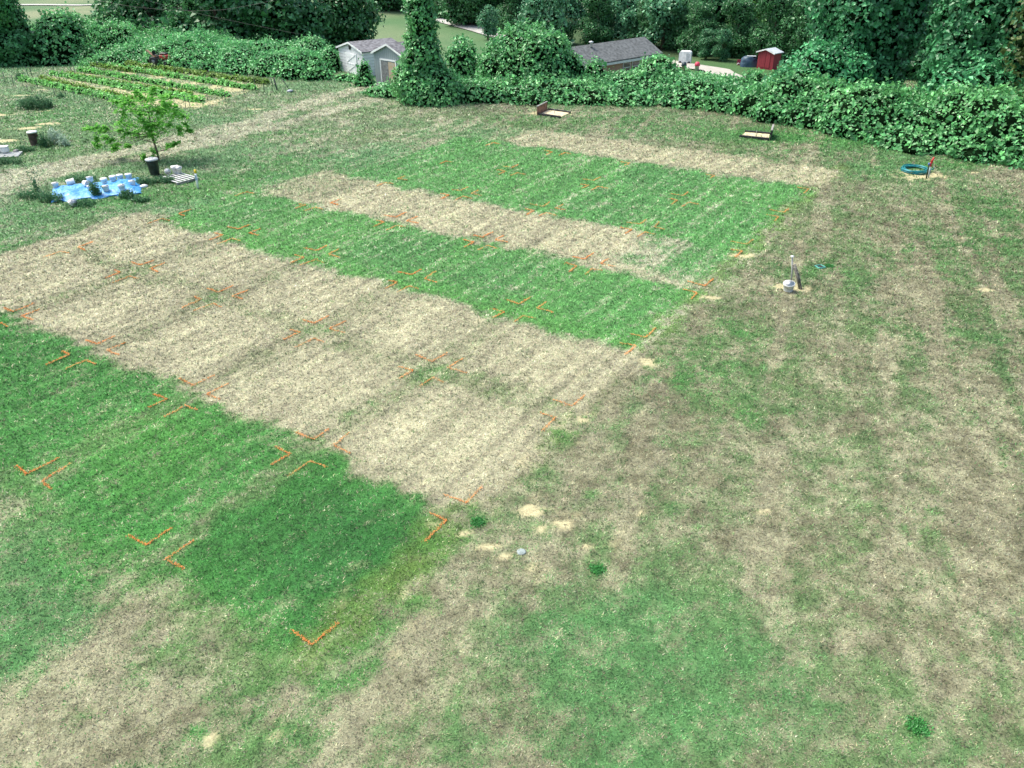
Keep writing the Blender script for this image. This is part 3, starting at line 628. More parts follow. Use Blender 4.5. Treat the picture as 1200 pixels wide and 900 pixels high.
for xx in (ov, L-ov):
    v = [hl(xx-.1, ov, -1), hl(xx-.1, W2-ov, -1), hl(xx-.1, W2-ov, H_), hl(xx-.1, half, H_+RH-th-.15), hl(xx-.1, ov, H_)]; v2 = [(p[0]+.2, p[1], p[2]) for p in v]
    m.add(v+v2, [(0, 1, 2, 3, 4), (9, 8, 7, 6, 5)] + [(i, (i+1) % 5, 5+(i+1) % 5, 5+i) for i in range(5)])
m.build('wall', BRICK, hb)
m = MB(); m.box(hl(L/2, .02, H_-.22), (L, .05, .2)); m.build('gutter', TRIM, hb)
for xx in (5.0, 3.7, 9, 12):
    m = MB(); m.box(hl(xx, ov-.13, H_-.85), (1.05, .06, .95)); wn = m.build('window', TRIM, hb)
    m = MB(); m.box(hl(xx, ov-.165, H_-.62), (.9, .02, .38)); m.box(hl(xx, ov-.165, H_-1.07), (.9, .02, .38)); m.build('pane', GLASS, wn)

# ------------------------------------------------------------------ sheds
def siding(name, c, vertical=True, gap=.3):
    m = bpy.data.materials.new(name); m.use_nodes = True; n = m.node_tree.nodes; l = m.node_tree.links; b = n['Principled BSDF']; b.inputs['Roughness'].default_value = .65
    tc = n.new('ShaderNodeTexCoord'); sx = n.new('ShaderNodeSeparateXYZ'); l.new(tc.outputs['Object'], sx.inputs[0])
    a = n.new('ShaderNodeMath'); a.operation = 'ADD'
    if vertical: l.new(sx.outputs[0], a.inputs[0]); l.new(sx.outputs[1], a.inputs[1])
    else: l.new(sx.outputs[2], a.inputs[0]); a.inputs[1].default_value = 0
    d = n.new('ShaderNodeMath'); d.operation = 'DIVIDE'; d.inputs[1].default_value = gap; l.new(a.outputs[0], d.inputs[0])
    f = n.new('ShaderNodeMath'); f.operation = 'FRACT'; l.new(d.outputs[0], f.inputs[0])
    lt = n.new('ShaderNodeMath'); lt.operation = 'LESS_THAN'; lt.inputs[1].default_value = .14; l.new(f.outputs[0], lt.inputs[0])
    no = n.new('ShaderNodeTexNoise'); no.inputs['Scale'].default_value = 3; l.new(tc.outputs['Object'], no.inputs[0])
    mx = n.new('ShaderNodeMix'); mx.data_type = 'RGBA'; mx.inputs[6].default_value = (*c, 1); mx.inputs[7].default_value = (*[q*.6 for q in c], 1); l.new(lt.outputs[0], mx.inputs[0])
    m2 = n.new('ShaderNodeMix'); m2.data_type = 'RGBA'; m2.blend_type = 'MULTIPLY'; m2.inputs[0].default_value = .25; l.new(mx.outputs[2], m2.inputs[6]); l.new(no.outputs[0], m2.inputs[7])
    l.new(m2.outputs[2], b.inputs['Base Color']); return m
def shed(label, gl, gr_, side_len, he, hr, wallm, roofm, z0, name='garden_shed', ov=.12):
    """gl, gr_: ground points of the front gable's left and right corners"""
    ex = (gr_-gl); wd = ex.length; a = math.atan2(ex.y, ex.x)
    t = thing(name, label, 'shed', (gl.x, gl.y, z0), a)
    # local: x along the front, y backwards
    m = MB(); L = side_len
    fr = [(0, 0, -.1), (wd, 0, -.1), (wd, 0, he), (wd/2, 0, hr), (0, 0, he)]; bk = [(p[0], L, p[2]) for p in fr]
    m.add(fr+bk, [(0, 1, 2, 3, 4), (9, 8, 7, 6, 5), (0, 5, 6, 1), (1, 6, 7, 2), (4, 9, 5, 0)]); m.build('wall', wallm, t)
    m = MB()
    sl = (hr-he)/(wd/2)
    for s in (0, 1):
        f = (lambda x: x) if s == 0 else (lambda x: wd-x)
        v = [(f(-ov), -ov, he-ov*sl+.03), (f(-ov), L+ov, he-ov*sl+.03), (f(wd/2), L+ov, hr+.03), (f(wd/2), -ov, hr+.03)]; v2 = [(p[0], p[1], p[2]+.07) for p in v]
        m.add(v+v2, [(0, 1, 2, 3), (7, 6, 5, 4), (0, 4, 5, 1), (1, 5, 6, 2), (3, 7, 4, 0)])
    m.build('roof', roofm, t)
    m = MB()
    for s in (0, 1):
        f = (lambda x: x) if s == 0 else (lambda x: wd-x)
        v = [(f(-ov), -ov-.02, he-ov*sl-.03), (f(wd/2), -ov-.02, hr-.03), (f(wd/2), -ov-.02, hr+.1), (f(-ov), -ov-.02, he-ov*sl+.1)]
        m.add(v+[(p[0], p[1]-.02, p[2]) for p in v], [(3, 2, 1, 0), (4, 5, 6, 7), (0, 1, 5, 4), (1, 2, 6, 5), (2, 3, 7, 6), (3, 0, 4, 7)])
    m.build('roof_trim', PAINTW, t)
    return t, wd
WS = siding('white_siding', (.76, .78, .79), False, .22); GS = siding('grey_siding', (.26, .32, .34), True, .22); RS = siding('red_siding', (.27, .02, .035), True, .25)
SR = mat('old_shingles', (.165, .165, .175), .9, .25, 4)
t, wd = shed('white shed with closed white door and dark grey roof', G(399.5, 83, 0), G(428, 90.5, 0), 3.6, 1.75, 2.25, WS, SR, 0)
m = MB(); m.box((wd*.52, -.03, .78), (wd*.42, .05, 1.5)); d = m.build('door', PAINTW, t)
m = MB(); m.tube([(wd*.33, -.07, .1), (wd*.7, -.07, .75)], .015, 4); m.tube([(wd*.33, -.07, .8), (wd*.7, -.07, 1.45)], .015, 4); m.box((wd*.52, -.065, .76), (wd*.4, .02, .05)); m.build('door_brace', PAINTW, d)
m = MB(); m.lathe([(.0, 0), (.03, .01), (.03, .05), (0, .06)], 8, M=Matrix.Translation((wd*.68, -.06, .8)) @ Matrix.Rotation(R(90), 4, 'X')); m.build('handle', STEEL, d)
m = MB(); m.lathe([(.15, 0), (.17, .02), (.17, .05), (.0, .06)], 14, M=Matrix.Translation((wd*.5, -.0, 1.95)) @ Matrix.Rotation(R(90), 4, 'X')); m.build('vent', BLACKP, t)
t, wd = shed('grey ribbed shed with mismatched grey and tan doors in front of the white shed', G(441, 97.5, 0), G(476, 104, 0), 3.2, 2.1, 2.75, GS, SR, 0)
m = MB(); x0, x1 = wd*.24, wd*.72
for cx in (x0-.05, x1+.05): m.box((cx, -.03, .85), (.09, .06, 1.7))
m.box(((x0+x1)/2, -.03, 1.74), (x1-x0+.19, .06, .09)); m.build('door_frame', PAINTW, t)
m = MB(); m.box((x0+(x1-x0)*.25, -.02, .82), ((x1-x0)/2-.02, .05, 1.6)); d = m.build('door', mat('grey_board', (.2, .21, .21), .9, .2, 7), t); d['label'] = 'weathered grey left door leaf'
m = MB(); m.box((x0+(x1-x0)*.75, -.02, .82), ((x1-x0)/2-.02, .05, 1.6)); d = m.build('door', mat('tan_board', (.42, .3, .17), .85, .2, 5, c2=(.4, .36, .3)), t); d['label'] = 'tan wooden right door leaf'
m = MB(); m.box((wd*.3, -.5, .06), (.7, .5, .14), bev=.04); m.build('step_stone', mat('stone', (.42, .38, .34), .9, .1, 4), t)
# red shed
zt = -3.9; gl = G(886.5, 79, zt); gr_ = G(905, 81.5, zt)
t, wd = shed('small red shed with silver metal roof in front of the wood', gl, gr_, 1.3, 1.6, 1.92, RS, mat('metal_roof', (.55, .6, .63), .4, .08, 3, metal=.2), zt, ov=.18)
m = MB(); m.box((wd/2-.3, -.02, .85), (.56, .04, 1.5)); m.box((wd/2+.3, -.02, .85), (.56, .04, 1.5)); m.build('door', RS, t)

# things by the driveway
def lump(rx, ry, h, n=14, rows=7, seed=0, k=.12):
    rg = random.Random(seed); m = MB(); vs = []; fs = []
    for i in range(rows+1):
        f = i/rows; z = h*math.sin(f*math.pi/2)**.8; q = math.cos(f*math.pi/2)**.5 if f < 1 else .02
        for j in range(n): a = 2*math.pi*j/n; w = 1+rg.uniform(-k, k); vs.append((rx*q*w*math.cos(a), ry*q*w*math.sin(a), z*(1+rg.uniform(-k, k)*.5)))
    for i in range(rows):
        for j in range(n): fs.append((i*n+j, i*n+(j+1) % n, (i+1)*n+(j+1) % n, (i+1)*n+j))
    fs.append(tuple(rows*n+j for j in range(n)))
    return m.add(vs, fs, 0, True)
zt = -3.6
def rounded_shell(wx, wy, h, r=.25):
    m = MB(); prof = []
    for i in range(5): a = i/4*math.pi/2; prof.append((-wx/2+r-r*math.cos(a), h-r+r*math.sin(a)))
    prof = [(-wx/2, .15)] + prof; prof += [(-x, z) for x, z in reversed(prof)]
    n = len(prof); v = [(x, -wy/2, z) for x, z in prof] + [(x, wy/2, z) for x, z in prof]
    fs = [(i, i+1, n+i+1, n+i) for i in range(n-1)] + [tuple(range(n-1, -1, -1)), tuple(range(n, 2*n)), (0, n, 2*n-1, n-1)]
    return m.add(v, fs)
p = GT(802.5, 74.5); t = thing('covered_cart', 'white boxy covered cart with rounded top at the end of the driveway', 'cart', p, R(-20))
rounded_shell(1.35, .9, 1.35).build('cover', PAINTW, t)
for sx in (-.5, .5):
    m = MB(); m.tube([(sx, -.5, .16), (sx, -.38, .16)], .16, 12); m.build('wheel', BLACKP, t)
m = MB(); m.box((.35, -.455, .75), (.4, .02, .75)); m.build('panel', mat('pale_panel', (.45, .5, .52), .5, .1), t)
for (px, py, c, body, lb) in ((801, 81, (.03, .05, .06), (.45, .4, .33), 'pale bin with domed black lid on the driveway, left of the red-lidded one'), (816.5, 81, (.62, .05, .1), (.7, .7, .7), 'white bin with domed pinkish red lid on the driveway')):
    q = GT(px, py+2); t = thing('lidded_bin', lb, 'bin', q); m = MB(); m.lathe([(.2, 0), (.24, .5), (.25, .5)], 14); m.build('bin_body', mat('bin_body', body, .5, .05), t)
    m = MB(); m.lathe([(.28, .5), (.3, .56), (.27, .75), (.15, .9), (0, .94)], 14); m.build('lid', mat('lid', c, .5, .08), t)
q = GT(877, 78); t = thing('tarp_covered_heap', 'dark blue tarp-covered heap in the shade left of the red shed', 'heap', q, R(-12))
lump(.95, .6, 1.1, seed=4).build('tarp', mat('navy_tarp', (.02, .05, .1), .5, .3, 2, c2=(.05, .1, .14)), t); m = MB(); m.box((.2, -.1, 1.1), (1.0, .5, .08), bev=.03); m.build('pale_sheet', mat('pale_sheet', (.35, .4, .42), .6, .1), t)
q = GT(866.5, 77); t = thing('patterned_board', 'small red board with white zigzag leaning before the blue tarp heap', 'board', q, R(-10))
m = MB(); m.box((0, 0, .35), (.62, .04, .6)); m.build('panel', mat('board_red', (.4, .04, .08), .6, .1), t)
m = MB(); m.tube([(-.28, -.03, .1), (-.12, -.03, .3), (0, -.03, .15), (.12, -.03, .32), (.27, -.03, .1)], .05, 4); m.build('marking', PAINTW, t)

# ------------------------------------------------------------------ power wires across the top left
def wire(label, pts, Y0, Y1, r=.022):
    n = len(pts); m = MB(); ps = [P(px, py, Y0+(Y1-Y0)*i/(n-1)) for i, (px, py) in enumerate(pts)]; o = m.tube(ps, r*.6, 4).build('power_wire', BLACKP); tag(o, label, 'wire', 'wires in front of the shade trees')
wire('overhead wire sagging down to the right toward the mound by the white shed', [(120,-16),(170,0),(212,11),(255,21),(300,30),(340,38),(380,45)], 78, 74)
wire('overhead wire dipping low and rising again before the shade trees', [(110,0),(150,7),(190,11.5),(225,13),(262,11.5),(300,5),(340,-4)], 78, 76)

# ------------------------------------------------------------------ garden: crop rows, stakes
def row_pts(a, b, wd, seed, dens=42):
    rg = np.random.default_rng(seed); A, Bp = G(*a), G(*b); L = (Bp-A).length; B = []
    s = 0; i = 0
    while s < L:
        p = A.lerp(Bp, s/L); r = rg.uniform(.8, 1.15); B.append([p.x+rg.uniform(-.1, .1)*wd, p.y+rg.uniform(-.1, .1)*wd, (.1*r), .29*r*wd, .29*r*wd, .27*r*wd]); s += rg.uniform(.35, .55)*(.4+.6*wd)
    return B, A
rows = [((27, 95), (150, 121), 'dark leafy crop row nearest the camera, along the front of the garden', KUD*1.3), ((50, 93), (172, 120), 'thin light green crop row second from the front of the garden', YG), ((62, 88), (236, 120), 'dark crop row through the middle of the garden, ending at a sandy corner', KUD*1.3),
        ((97, 83.5), (272, 114), 'dark crop row reaching the sandy strip at the right end of the garden', KUD*1.3), ((80, 88), (225, 112), 'thin pale crop row between the two dark middle rows of the garden', YG), ((130, 79.5), (302, 106), 'dark bushy crop row next to the farthest rows', KUD*1.4), ((108, 77.5), (200, 90), 'pale crop row at the back left of the garden', YG), ((150, 76.5), (312, 99), 'crop row farthest back, nearest the tractor', YG*.9)]
for i, (a, b_, lb, c) in enumerate(rows):
    B, A = row_pts(a, b_, .6 if 'pale' in lb or 'light' in lb else .95, 200+i)
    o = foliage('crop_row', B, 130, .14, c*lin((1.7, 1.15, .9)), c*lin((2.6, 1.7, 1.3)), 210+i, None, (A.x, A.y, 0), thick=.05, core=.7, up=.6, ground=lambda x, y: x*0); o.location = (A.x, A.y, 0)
    tag(o, lb, 'crop row', 'crop rows in the garden')
STK = [((3,84),(6,98)),((13,88),(17,103)),((29.5,78.5),(34,91)),((35,79),(38,91)),((41,92),(44,103)),((31,100),(33,107)),((61.5,76),(65,87)),((80.5,74),(84,84)),((85,75),(88,84)),((112.5,71),(115,79)),((124,71.5),(126,79)),
       ((63,105),(64.5,113)),((76,107),(77.5,114)),((86,107),(87.5,115)),((108,109),(111,120)),((126,114),(128,122)),((216,111),(217.5,127)),((219,110),(223,126)),((242,108),(243.5,118)),((263,108),(264,118)),((284.5,101),(287.5,115)),((297,90),(300.5,107)),((233,80),(235,87)),((244,82),(245.5,88)),((269,84),(270.5,91)),((292,88),(294,95)),((204,77),(205.5,83)),((317,90),(319.5,102)),((320.5,91),(325,106)),((308,97),(310,108))]
for i, (a, b_) in enumerate(STK):
    g0 = G(*b_); tp = P(a[0], a[1], g0.y + random.uniform(-.1, .1)); th_ = (i == 28)
    m = MB(); v = tp-g0; r = .05 if th_ else .02
    m.tube([(0, 0, -.05), (v.x*.5, v.y*.5, v.z*.5), (v.x, v.y, v.z)], r, 6)
    if not th_: m.tube([(v.x*.7-.03, v.y*.7, v.z*.7), (v.x*.7+.03, v.y*.7, v.z*.7)], .018, 5)
    o = m.build('garden_stake', STAKE, None, g0)
    if th_: tag(o, 'thickest dark garden stake, right of the garden corner', 'stake', 'garden fence stakes')
    else: tag(o, 'thin dark stake marking the edge of the vegetable garden', 'stake', 'garden fence stakes')
g0 = G(340, 106); m = MB(); a = P(330, 92, g0.y); m.tube([(0, 0, 0), a-g0], .025, 6); o = m.build('leaning_rod', STAKE, None, g0); tag(o, 'thin rod leaning left, just right of the thickest garden stake', 'rod')
m = MB(); m.lathe([(0, 0), (.2, .02), (.24, .1), (.12, .16), (0, .17)], 10); o = m.build('grey_bag', mat('bag', (.35, .38, .42), .6, .2, 8), None, G(340, 108)); tag(o, 'small grey bag lying at the foot of the leaning rod', 'bag')

# ------------------------------------------------------------------ red garden tractor by the vines
q = G(190, 77); t = thing('garden_tractor', 'small red and black garden tractor at the edge of the vines', 'tractor', q, R(-15))
TR = mat('faded_red', (.42, .05, .035), .5, .15, 5)
m = MB(); m.box((.45, 0, .72), (.85, .5, .4), bev=.1); m.box((.85, 0, .55), (.12, .44, .3), bev=.03); m.build('hood', TR, t)
m = MB(); m.box((.1, 0, .5), (1.5, .3, .14)); m.build('frame', BLACKP, t)
m = MB(); m.box((.4, 0, .98), (.7, .42, .12), bev=.05); m.build('engine_cover', BLACKP, t)
for x, r in ((-.45, .38), (.75, .24)):
    for y in (-.42, .42):
        m = MB(); m.lathe([(r*.55, -.09), (r*.9, -.1), (r, -.06), (r, .06), (r*.9, .1), (r*.55, .09)], 18, M=Matrix.Translation((x, y, r)) @ Matrix.Rotation(R(90), 4, 'X')); wl = m.build('wheel', BLACKP, t)
        m = MB(); m.lathe([(0, -.04), (r*.56, -.05), (r*.56, .05), (0, .04)], 12, M=Matrix.Translation((x, y, r)) @ Matrix.Rotation(R(90), 4, 'X')); m.build('rim', STEEL, wl)
m = MB(); m.box((-.35, 0, .85), (.4, .4, .1), bev=.04); m.box((-.55, 0, 1.02), (.08, .4, .35), bev=.03); m.build('seat', BLACKP, t)
m = MB(); m.box((0, 0, 0), (.9, .3, .05), M=Matrix.Translation((-.85, 0, .95)) @ Matrix.Rotation(R(38), 4, 'Y')); m.build('tilted_plank', mat('plank', (.33, .22, .13), .9, .2), t)
m = MB(); m.tube([(-.05, 0, .6), (-.15, 0, 1.15)], .02, 6); m.tube([(-.15-.12*math.cos(k/8*6.283)*.3, .17*math.sin(k/8*6.283), 1.15+.1*math.cos(k/8*6.283)) for k in range(9)], .018, 5); m.build('steering_wheel', BLACKP, t)

# ------------------------------------------------------------------ barrels, cans, buckets
def can(name, label, cat, p, r0, r1, h, bodym, lidm, rz=0, bin_=False):
    t = thing(name, label, cat, p, rz); m = MB(); m.lathe([(r0, 0), (r0*1.02, .02), (r1, h*.96), (r1*1.04, h*.97), (r1*1.04, h)], 20)
    for zz in ((.33, .66) if not bin_ else (.9,)): rr = r0+(r1-r0)*zz; m.lathe([(rr, h*zz-.02), (rr+.012, h*zz), (rr, h*zz+.02)], 20)
    m.build('body', bodym, t); m = MB(); m.lathe([(r1*1.07, h), (r1*1.1, h+.03), (r1*1.02, h+.07), (r1*.5, h+.09), (0, h+.1)], 20); ld = m.build('lid', lidm, t)
    if bin_:
        m = MB(); m.tube([(-.08, 0, h+.09), (-.06, 0, h+.14), (.06, 0, h+.14), (.08, 0, h+.09)], .015, 5); m.build('lid_handle', lidm, ld)
        for s in (-1, 1): m = MB(); m.tube([(s*r1, -.08, h*.8), (s*(r1+.06), -.06, h*.84), (s*(r1+.06), .06, h*.84), (s*r1, .08, h*.8)], .012, 5); m.build('side_handle', bodym, t)
    return t
can('trash_can', 'black trash can with pale grey lid beside the young tree', 'trash can', G(182, 205), .2, .27, .7, mat('can_green_black', (.015, .03, .028), .45, .3, 5), mat('grey_lid', (.4, .42, .43), .5, .1), .4, True)
can('barrel', 'dark brown barrel with white top beside the pale weeds', 'barrel', G(42, 170), .24, .24, .66, mat('brown_barrel', (.085, .055, .055), .6, .2, 5), WHITE, .2)
def bucket(label, p, r=.15, h=.34, M=None, group='white buckets on and around the blue tarp', handle=True, z=0, lid=False):
    t = thing('bucket', label, 'bucket', (p[0], p[1], z), 0, group)
    if M is not None: t.rotation_euler = M
    m = MB(); m.lathe([(r*.86, 0), (r*.87, .01), (r, h), (r*1.06, h), (r*1.06, h-.03), (r*1.01, h-.035)], 18)
    m.lathe([(r*1.0, h), (r*.94, h-.002), (r*.82, .03), (0, .02)], 18); m.build('bucket_body', WHITE, t)
    if lid: m = MB(); m.lathe([(r*1.08, h-.01), (r*1.09, h+.02), (0, h+.025)], 18); m.build('lid', WHITE, t)
    if handle: m = MB(); m.tube([(r*math.cos(a)*1.07, -.03-.8*r*math.sin(a), h-.03-.6*r*math.sin(a)) for a in [math.pi*k/8 for k in range(9)]], .004, 4); m.build('handle', STEEL, t)
    return t
# tarp
tc4 = [G(60, 238), G(166, 228), G(165, 209), G(62, 221)]
tp_o = (tc4[0]+tc4[1]+tc4[2]+tc4[3])/4
nu, nv = 72, 30; Vt = []
def tarp_z(s, q):
    e = min(min(s, 1-s)*9, min(q, 1-q)*5, 1)
    return .02 + .17*e**.6 + .055*e*(float(fbm(np.array([s*9.]), np.array([q*4.]), 1, 501, 4)[0])-.5)*4
for j in range(nv+1):
    for i in range(nu+1):
        s, q = i/nu, j/nv; p = tc4[0].lerp(tc4[1], s).lerp(tc4[3].lerp(tc4[2], s), q)
        e = .12*math.sin(s*21+q*3)*(1 if q in (0, 1) else 0)
        Vt.append((p.x-tp_o.x + random.uniform(-.01, .01), p.y-tp_o.y+e, tarp_z(s, q)))
Ft = [(j*(nu+1)+i, j*(nu+1)+i+1, (j+1)*(nu+1)+i+1, (j+1)*(nu+1)+i) for j in range(nv) for i in range(nu)]
BLUE = mat('blue_tarp', (.03, .22, .58), .4, .1, 3.2, c2=(.10, .36, .62), spec=.5)
o = npmesh('tarp', Vt, Ft, BLUE, None); o.location = tp_o; tag(o, 'crumpled bright blue tarp spread on the grass and weighed down with buckets', 'tarp')
def tarp_height(p):
    best = min(range(len(Vt)), key=lambda k: (Vt[k][0]+tp_o.x-p.x)**2+(Vt[k][1]+tp_o.y-p.y)**2); return Vt[best][2]
bk = [((66.5,222.5),'upright','white bucket standing at the left end of the blue tarp'),((80,221),'side','white bucket lying on its side near the left end of the tarp'),((101,222),'side','white bucket tipped over left of the middle of the tarp'),((108,219),'upright','white bucket at the back of the tarp middle, behind another bucket'),((108,227),'upright','white bucket at the front of the tarp middle'),((124,219),'lid','lidded white bucket at the back, third from the right in its row'),
      ((126,228),'upright','open white bucket at the front edge of the tarp, leftmost of three'),((134,216),'lid','lidded white bucket at the back, between two others right of the middle'),((142,213),'lid','lidded white bucket at the back, second from the right corner'),((152,212),'lid','lidded white bucket at the back right corner of the tarp'),((156,220),'upright','open white bucket near the right end, in front of the corner bucket'),((145,227),'upright','open white bucket at the front edge, third along from the middle')]
for (px, kind_, lb) in bk:
    p = G(px[0], px[1]); z = tarp_height(p)-.02
    if kind_ == 'side': bucket(lb, p, .14, .32, (R(88), 0, random.uniform(0, 3)), z=z+.13)
    else: bucket(lb, p, .14, .22, (random.uniform(-.06, .06), random.uniform(-.06, .06), random.uniform(0, 6)), z=z, lid=kind_ == 'lid')
bucket('white bucket lying on the grass in front of the blue tarp', G(84, 241), .14, .32, (R(82), 0, R(50)), z=.14)
q = G(169, 219.5); m = MB(); m.lathe([(0, 0), (.16, .01), (.18, .08), (.05, .13), (0, .13)], 9); o = m.build('plastic_bag', WHITE, None, q); tag(o, 'crumpled white plastic bag at the right end of the tarp', 'bag')
# pallets
def pallet(label, p, rz, w=1.2, d=1.0, n=6, tilt=0):
    t = thing('pallet', label, 'pallet', p, rz); t.rotation_euler = (tilt, 0, rz); m = MB()
    for k in range(3): m.box(((k-1)*(w/2-.05), 0, .06), (.06, d, .09))
    m.build('runners', GREYW, t)
    PWH = mat('whitewashed_slats', (.52, .53, .52), .8, .12, 8)
    for k in range(n): m = MB(); m.box((0, -d/2+.06+k*(d-.12)/(n-1), .118), (w, .085, .022), bev=.004); m.build('slat', PWH, t)
    return t
pallet('pale slatted pallet right of the trash can, piled with buckets', G(210, 211), R(-38), 1.5, 1.1, 6)
for lb, px, py, rt_, zz in (('white bucket tipped over at the left edge of the pallet beside the trash can', 197, 207, (R(80), 0, R(30)), .26), ('white bucket standing tallest on the pallet beside the trash can', 206, 206, (.1, .1, 0), .13), ('white bucket lying behind on the pallet beside the trash can', 202, 204, (R(95), 0, R(120)), .28), ('white bucket at the right of the pile on the slatted pallet', 211, 206, (.3, .2, 0), .14)):
    bucket(lb, G(px, py), .13, .3, rt_, 'white buckets piled on the pallet', z=zz)
pallet('weathered low pallet cut by the left edge of the photo', G(5, 184), R(12), 1.6, .8, 5, R(4))
for lb, px in (('white tub on the low pallet at the left edge of the photo, left of two', 0), ('white tub on the low pallet at the left edge of the photo, right of two', 8)):
    q = G(px, 182); t = thing('tub', lb, 'tub', (q.x, q.y, .13), R(12), 'white tubs on the pallet at the left edge'); m = MB(); m.box((0, 0, .16), (.33, .36, .3), bev=.06); m.build('tub_body', WHITE, t); m = MB(); m.box((0, 0, .325), (.35, .38, .04), bev=.015); m.build('lid', WHITE, t)
q = G(20, 181); m = MB(); m.lathe([(.07, -.1), (.13, -.08), (.13, .1), (.07, .12)], 12, M=Matrix.Translation((0, 0, .13)) @ Matrix.Rotation(R(80), 4, 'Y')); o = m.build('pipe_collar', GREYW, None, q); tag(o, 'short grey pipe collar lying at the right end of the low pallet', 'pipe')
# yellow tipped marker post
q = G(232, 221); t = thing('marker_post', 'white marker post with yellow tip beside the slatted pallet', 'post', q); a = P(228.5, 199, q.y)-q
m = MB(); m.tube([(0, 0, -.05), a*.82], .05, 8); m.build('post', PAINTW, t); m = MB(); m.tube([a*.82, a], .052, 8); m.build('tip', mat('yellow', (.75, .55, .03), .5, .05), t)
m = MB(); m.box(a*.6+Vector((0, -.055, 0)), (.07, .01, .22)); m.build('tag', mat('blue_tag', (.35, .5, .65), .5, .1), t)

# ------------------------------------------------------------------ young tree by the trash can
b0 = G(186, 188); YT = b0.y
t = thing('young_tree', 'young tree with loose bright green compound leaves beside the trash can', 'tree', b0)
CL = [(165,112,.28),(178,110,.26),(152,118,.3),(190,116,.3),(200,124,.34),(172,124,.4),(158,130,.38),(145,133,.38),(185,132,.42),(205,134,.36),(215,136,.28),(217,146,.22),(140,143,.34),(152,145,.4),(168,142,.42),(185,146,.4),(198,146,.34),(210,152,.24),(150,156,.34),(162,157,.34),(176,155,.3),(140,152,.26),(103,152,.26),(112,150,.3),(120,153,.18),(124,149,.22),(113,162,.16),(112,170,.2),(126,162,.26),(131,164,.18),(134,174,.22),(135,169,.14),(149,171,.13),(168,184,.18),(180,178,.22),(200,171,.24),(206,168,.18),(192,120,.24),(181,104,.16),(197,112,.18),(222,153,.14),(160,108,.2)]
rg = np.random.default_rng(77)
for k in range(16): CL.append((178+rg.normal(0, 19), 135+rg.normal(0, 13), .36))
allC = []; allN = []; limb = MB(); top = Vector((0, 0, 0))
tr = [(0, 0, -.05)] + [tuple(P(px, py, YT)-b0) for px, py in ((184, 178), (181, 168), (178, 158), (177, 148), (174, 132), (172, 118))]
limb.tube(tr, [.06, .055, .05, .045, .035, .02, .01], 8)
for i, (px, py, r) in enumerate(CL):
    off = rg.uniform(-1.1, 1.1) if px > 135 else rg.uniform(-.5, .5)
    c = P(px, py, YT+off) - b0; f = max(1, min(5, int((190-py)/14))); s = Vector(tr[f if px > 135 else 3])
    md = s.lerp(c, .55) + Vector((0, 0, -.08)); limb.tube([s, md, c], [.012, .008, .004], 5)
    for k in range(10):           # compound sprays
        d = Vector(unit(rg.normal(size=3))); d.z = d.z*.75 + .08; ln = r*rg.uniform(.9, 1.7)
        for q in range(11):
            f2 = q/10; pc = c + d*ln*f2 + Vector((0, 0, -.22*ln*f2*f2)); allC.append([pc.x+rg.normal(0, .035), pc.y+rg.normal(0, .035), pc.z+rg.normal(0, .02)]); allN.append([rg.normal(0, .35), rg.normal(0, .35), 1])
limb.build('trunk', LIMBM, t)
allC = np.array(allC); allN = unit(np.array(allN)); kk = rg.random(len(allC))[:, None]
cc = lin((.12, .36, .06))*(1-kk)+lin((.24, .56, .11))*kk; Vv, Ff, Cc = leaf_arrays(allC, allN, rg.uniform(.12, .22, len(allC)), cc, rg, .6, .08)
npmesh('crown', Vv, Ff, leafmat('young_leaf', .5, .5, .3), t, np.clip(Cc*1.15, 0, 1))

# ------------------------------------------------------------------ weeds
def weed(name, label, px, py, w, h, n, seed, c, c2, size=.12, group=None, cat='weeds', d=None):
    rg = np.random.default_rng(seed); p = G(px, py); Cs = []; Ns = []; m = MB()
    for k in range(n):
        x = np.clip(rg.normal(0, w*.45), -w*.6, w*.6); y = np.clip(rg.normal(0, (d or w)*.4), -w*.5, w*.5); hh = h*rg.uniform(.5, 1.1)*max(.3, 1-(x/w)**2*.6); bx, by = rg.normal(0, .12)*h, rg.normal(0, .12)*h
        m.tube([(x, y, 0), (x+bx*.4, y+by*.4, hh*.5), (x+bx, y+by, hh)], [.006, .005, .003], 3)
        for q in range(int(8+10*hh)):
            f = rg.uniform(.1, 1); Cs.append([x+bx*f*f+rg.normal(0, .06), y+by*f*f+rg.normal(0, .06), hh*f]); Ns.append([rg.normal(0, .6), rg.normal(0, .6), .8])
    Cs = np.array(Cs); kk = rg.random(len(Cs))[:, None]; V, F, C = leaf_arrays(Cs, unit(np.array(Ns)), rg.uniform(.6, 1.3, len(Cs))*size, c*(1-kk)+c2*kk, rg, .4)
    k0 = len(V); mv = np.array(m.v); tri = []
    for f in m.f: 
        for a in range(1, len(f)-1): tri.append((f[0]+k0, f[a]+k0, f[a+1]+k0))
    V = np.concatenate([V, mv]); F = np.concatenate([F, np.array(tri)]); C = np.concatenate([C, np.tile(c*.8, (len(mv), 1))])
    o = npmesh(name, V, F, LEAF, None, C); o.location = p; return tag(o, label, cat, group) if cat else tag(o, label, kind='stuff')
PG = lin((.28, .42, .28)); PG2 = lin((.55, .65, .55)); WG = lin((.055, .16, .07)); WG2 = lin((.1, .24, .1))
weed('tall_weed', 'single tall slender weed at the left end of the blue tarp', 45, 228, .13, 1.35, 9, 301, WG, WG2, .12)
weed('weed_clump', 'dark green weeds touching the brown barrel', 54, 172, .35, .75, 40, 302, WG, WG2)
weed('weed_clump', 'pale silvery weeds, widest clump right of the brown barrel', 66, 168, .55, .85, 60, 303, PG, PG2)
weed('weed_clump', 'whitish flowering weed at the right end of the clumps by the barrel', 76, 171, .3, .6, 30, 304, PG, PG2*1.2)
